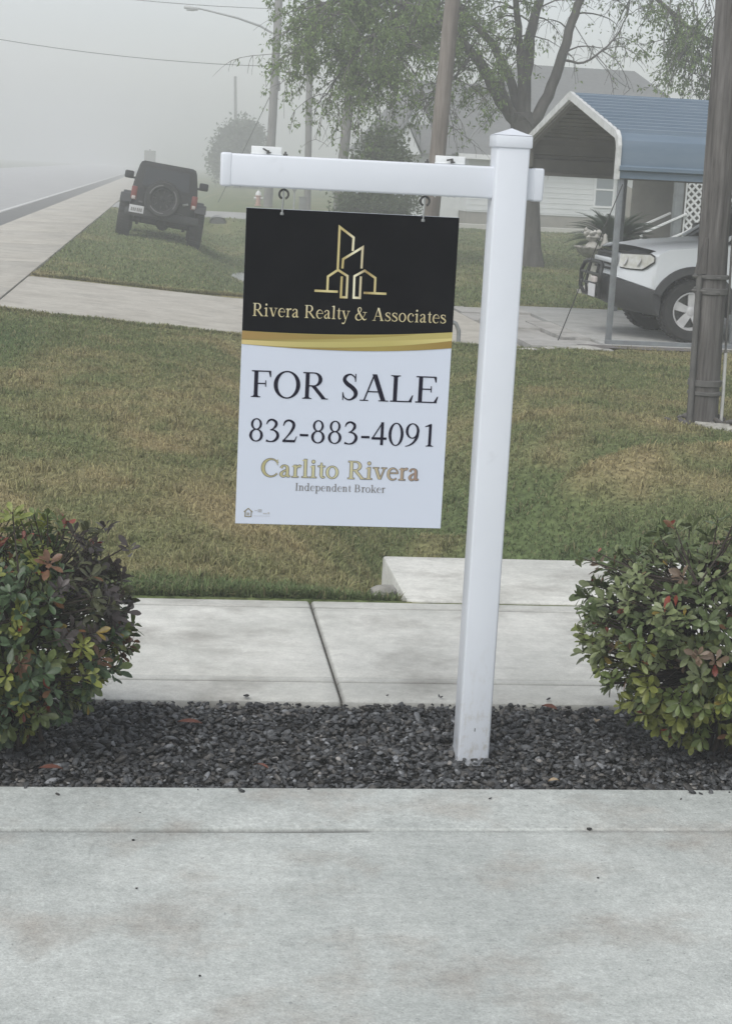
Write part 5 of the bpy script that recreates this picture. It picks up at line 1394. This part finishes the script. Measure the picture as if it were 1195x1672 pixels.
# stone bird bath with figures
bb = thing('bird_bath', 'stone bird bath on a pedestal with pale figures in its bowl beside the carport', 'bird bath', (6.95, 27, 0))
m = MB(); m.box((0, 0, .02), (.42, .42, .10), .01); m.lathe([(.17, .07), (.17, .12), (.13, .15), (.095, .24), (.085, .40), (.10, .50), (.14, .56), (.15, .59)], 20); m.build('pedestal', MT['palestone'], bb, 40)
m = MB(); m.lathe([(.10, .585), (.20, .61), (.29, .68), (.325, .745), (.335, .765), (.30, .77), (.25, .72), (.10, .68), (0, .675)], 28)
for k in range(14):
    a = 2*math.pi*k/14; m.box((.325*math.cos(a), .325*math.sin(a), .765), (.07, .09, .03), .012, rot=(0, 0, a))
m.build('bowl', MT['stone'], bb, 40)
m = MB(); rd = random.Random(2)
m.lathe([(.12, .67), (.11, .80), (.05, .86), (.07, .90), (.12, .93), (.02, .95)], 14, Matrix.Translation((-.06, 0, 0)))
for k in range(16):
    a = rd.uniform(0, 6.28); r = rd.uniform(.03, .14); m.lathe([(.0, -.04), (.034, -.02), (.04, .01), (.0, .05)], 8, Matrix.Translation((-.07+math.cos(a)*r, math.sin(a)*r, rd.uniform(.90, 1.04))))
m.lathe([(.09, .68), (.07, .80), (.035, .92), (.03, .97), (.0, 1.0)], 12, Matrix.Translation((.14, -.02, 0)))
m.build('figures', MT['palestone'], bb, 50)

# ------------------------------------------------------------------ white house
hs_ = thing('house', 'white sided single storey house with grey hip roof faint in the fog', 'house', (0, 0, 0))
HX0, HX1, HY0, HY1 = 10.6, 21.0, 60.0, 68.0
m = MB(); m.span((HX0, HY0, .55), (HX1, HY1, 2.62))
for k in range(11): m.box(((HX0+HX1)/2, HY0-.006, .62+k*.185), (HX1-HX0+.02, .016, .012))
m.build('wall', MT['siding'], hs_)
m = MB(); m.span((HX0+.03, HY0+.03, -.1), (HX1-.03, HY1, .55)); m.build('skirting', MT['skirt'], hs_)
m = MB(); zr_, ze = 6.0, 2.55; o = .45
e = [(HX0-o, HY0-o, ze), (HX1+o, HY0-o, ze), (HX1+o, HY1+o, ze), (HX0-o, HY1+o, ze), (HX0+2.3, 64, zr_), (17.45, 64, zr_)]
m.add(e, [[0, 1, 5, 4], [1, 2, 5], [2, 3, 4, 5], [3, 0, 4], [3, 2, 1, 0]]); rf = m.build('roof', MT['shingle'], hs_)
m = MB(); m.span((HX0-o, HY0-o-.02, ze-.16), (HX1+o, HY0-o+.03, ze+.01)); m.build('fascia', MT['white'], rf)
def win(x, z, wd_, hh, y=HY0):
    m = MB(); f = .07
    for a, b in (((x-wd_/2-f, z-hh/2-f), (x-wd_/2, z+hh/2+f)), ((x+wd_/2, z-hh/2-f), (x+wd_/2+f, z+hh/2+f)), ((x-wd_/2, z+hh/2), (x+wd_/2, z+hh/2+f)), ((x-wd_/2, z-hh/2-f), (x+wd_/2, z-hh/2)), ((x-wd_/2, z-.03), (x+wd_/2, z+.03))):
        m.span((a[0], y-.05, a[1]), (b[0], y-.015, b[1]))
    w0 = m.build('window', MT['white'], hs_); m = MB(); m.span((x-wd_/2, y-.03, z-hh/2), (x+wd_/2, y-.018, z+hh/2)); m.build('pane', MT['paneglass'], w0)
win(15.6, 1.55, .62, 1.15); win(17.35, 1.75, .62, 1.0); win(12.3, 1.6, .8, 1.1)
# left wing with two gables
m = MB(); m.span((7.4, 61.5, -.05), (HX0, 67, 2.55)); m.build('wall', MT['siding'], hs_)
m = MB(); e = [(7.0, 61.1, 2.5), (HX0+2, 61.1, 2.5), (HX0+2, 67.4, 2.5), (7.0, 67.4, 2.5), (9.0, 64.2, 5.2), (HX0+2, 64.2, 5.2)]
m.add(e, [[0, 1, 5, 4], [1, 2, 5], [2, 3, 4, 5], [3, 0, 4], [3, 2, 1, 0]]); rw = m.build('roof', MT['shingle'], hs_)
for (gx0, gy0, wv, zb_, zt_) in ((8.45, 60.9, 1.1, 2.45, 3.55), (9.05, 62.3, 1.3, 3.15, 4.5)):
    m = MB(); m.prism([(gx0-wv/2, zb_), (gx0+wv/2, zb_), (gx0, zt_)], 1, gy0, gy0+.12); g_ = m.build('gable', MT['siding'], hs_)
    m = MB()
    for s in (-1, 1): m.prism([(gx0+s*(wv/2+.12), zb_-.05), (gx0+s*(wv/2+.12), zb_+.03), (gx0, zt_+.13), (gx0, zt_+.02)], 1, gy0-.12, 64.0)
    m.build('gable_roof', MT['shingle'], g_)
m = MB(); m.span((6.5, 58.2, -.1), (30, 59.1, .15)); m.build('garden_path', noise_mat('pale_path', (.5, .49, .45), (.42, .41, .38), 2, 4, .8), None, kind='structure')

# beige board fence
pf = thing('board_fence', 'beige board fence panel with stepped top behind the sago palm', 'fence', (12.3, 45, 0))
m = MB(); m.prism([(-.05, -.1), (1.42, -.1), (1.42, 1.57), (.36, 1.60), (-.05, 1.78)], 1, 0, .05)
for k in range(10): m.box((k*.15+.0, -.005, .75), (.012, .012, 1.4))
m.build('boards', MT['beige'], pf)
for x in (-.1, 1.47):
    m = MB(); m.box((x, .02, .75), (.09, .1, 1.75), .008); m.build('post', MT['white'], pf)

# porch with lattice
po = thing('porch', 'porch with white diagonal lattice and sloping white handrails behind the carport', 'porch', (0, 0, 0))
m = MB(); m.span((10.05, 33, .55), (14, 36, .68), .01); m.build('deck', MT['greywood'], po)
m = MB()
for k in range(3): m.span((9.25+k*.27, 33.05, -.1), (9.55+k*.27, 34.1, .14+k*.17), .006)
m.build('steps', MT['stone'], po)
for x in (10.12, 12.0, 13.9):
    m = MB(); m.box((x, 33.08, 1.3), (.17, .17, 2.6), .01); m.build('column', MT['galv'], po)
m = MB(); m.span((9.7, 32.6, 2.55), (14.4, 36.3, 2.70), .01); m.build('roof', MT['shingle'], po)
m = MB(); m.span((10.0, 36, .68), (14, 36.1, 2.55)); m.build('wall', MT['liner'], po)  # porch shade put into the wall's dark colour
def lattice(x0, x1, z0, z1, y):
    m = MB(); p = .155; hgt = z1-z0
    for sg in (1, -1):
        k = -int(hgt/p)-1
        while x0+k*p < x1+hgt:
            segs = []
            xa, xb = (x0+k*p, x0+k*p+hgt)
            if sg < 0: za, zb = z1, z0
            else: za, zb = z0, z1
            t0 = max(0, (x0-xa)/(xb-xa)); t1 = min(1, (x1-xa)/(xb-xa))
            if t1-t0 > .03:
                f = lambda t: (xa+(xb-xa)*t, y+(.006 if sg > 0 else -.006), za+(zb-za)*t)
                m.bar(f(t0), f(t1), .009, .042)
            k += 1
    for a, b in (((x0-.03, z0), (x0, z1)), ((x1, z0), (x1+.03, z1)), ((x0-.03, z1), (x1+.03, z1+.04)), ((x0-.03, z0-.04), (x1+.03, z0))): m.span((a[0], y-.02, a[1]), (b[0], y+.02, b[1]))
    m.build('lattice_panel', MT['white'], po)
lattice(10.28, 10.72, .72, 2.3, 33.05); lattice(10.82, 11.85, .72, 2.3, 33.05)
for dz_, yy in ((0, 33.0), (-.02, 34.1)):
    m = MB(); m.bar((9.36, yy, .82+dz_), (10.30, yy, 1.28+dz_), .045, .045, .006); m.bar((9.70, yy-.25, .68), (10.5, yy-.25, 1.05), .04, .04, .006) if dz_ == 0 else None
    m.bar((9.40, yy, -.05), (9.40, yy, .84+dz_), .05, .05, .006); m.build('handrail', MT['white'], po)

# ------------------------------------------------------------------ fog
fm = bpy.data.materials.new('fog_air'); fm.use_nodes = True; n_ = fm.node_tree; n_.nodes.clear()
pvn = n_.nodes.new('ShaderNodeVolumePrincipled'); pvn.inputs['Color'].default_value = (.955, .965, .965, 1); pvn.inputs['Density'].default_value = FOG; pvn.inputs['Anisotropy'].default_value = .15
ov = n_.nodes.new('ShaderNodeOutputMaterial'); n_.links.new(pvn.outputs[0], ov.inputs['Volume'])
fb = MB(); fb.span((-230, -40, -1.8), (230, 430, 13.5)); hz = fb.build('haze', fm, None, kind='stuff')
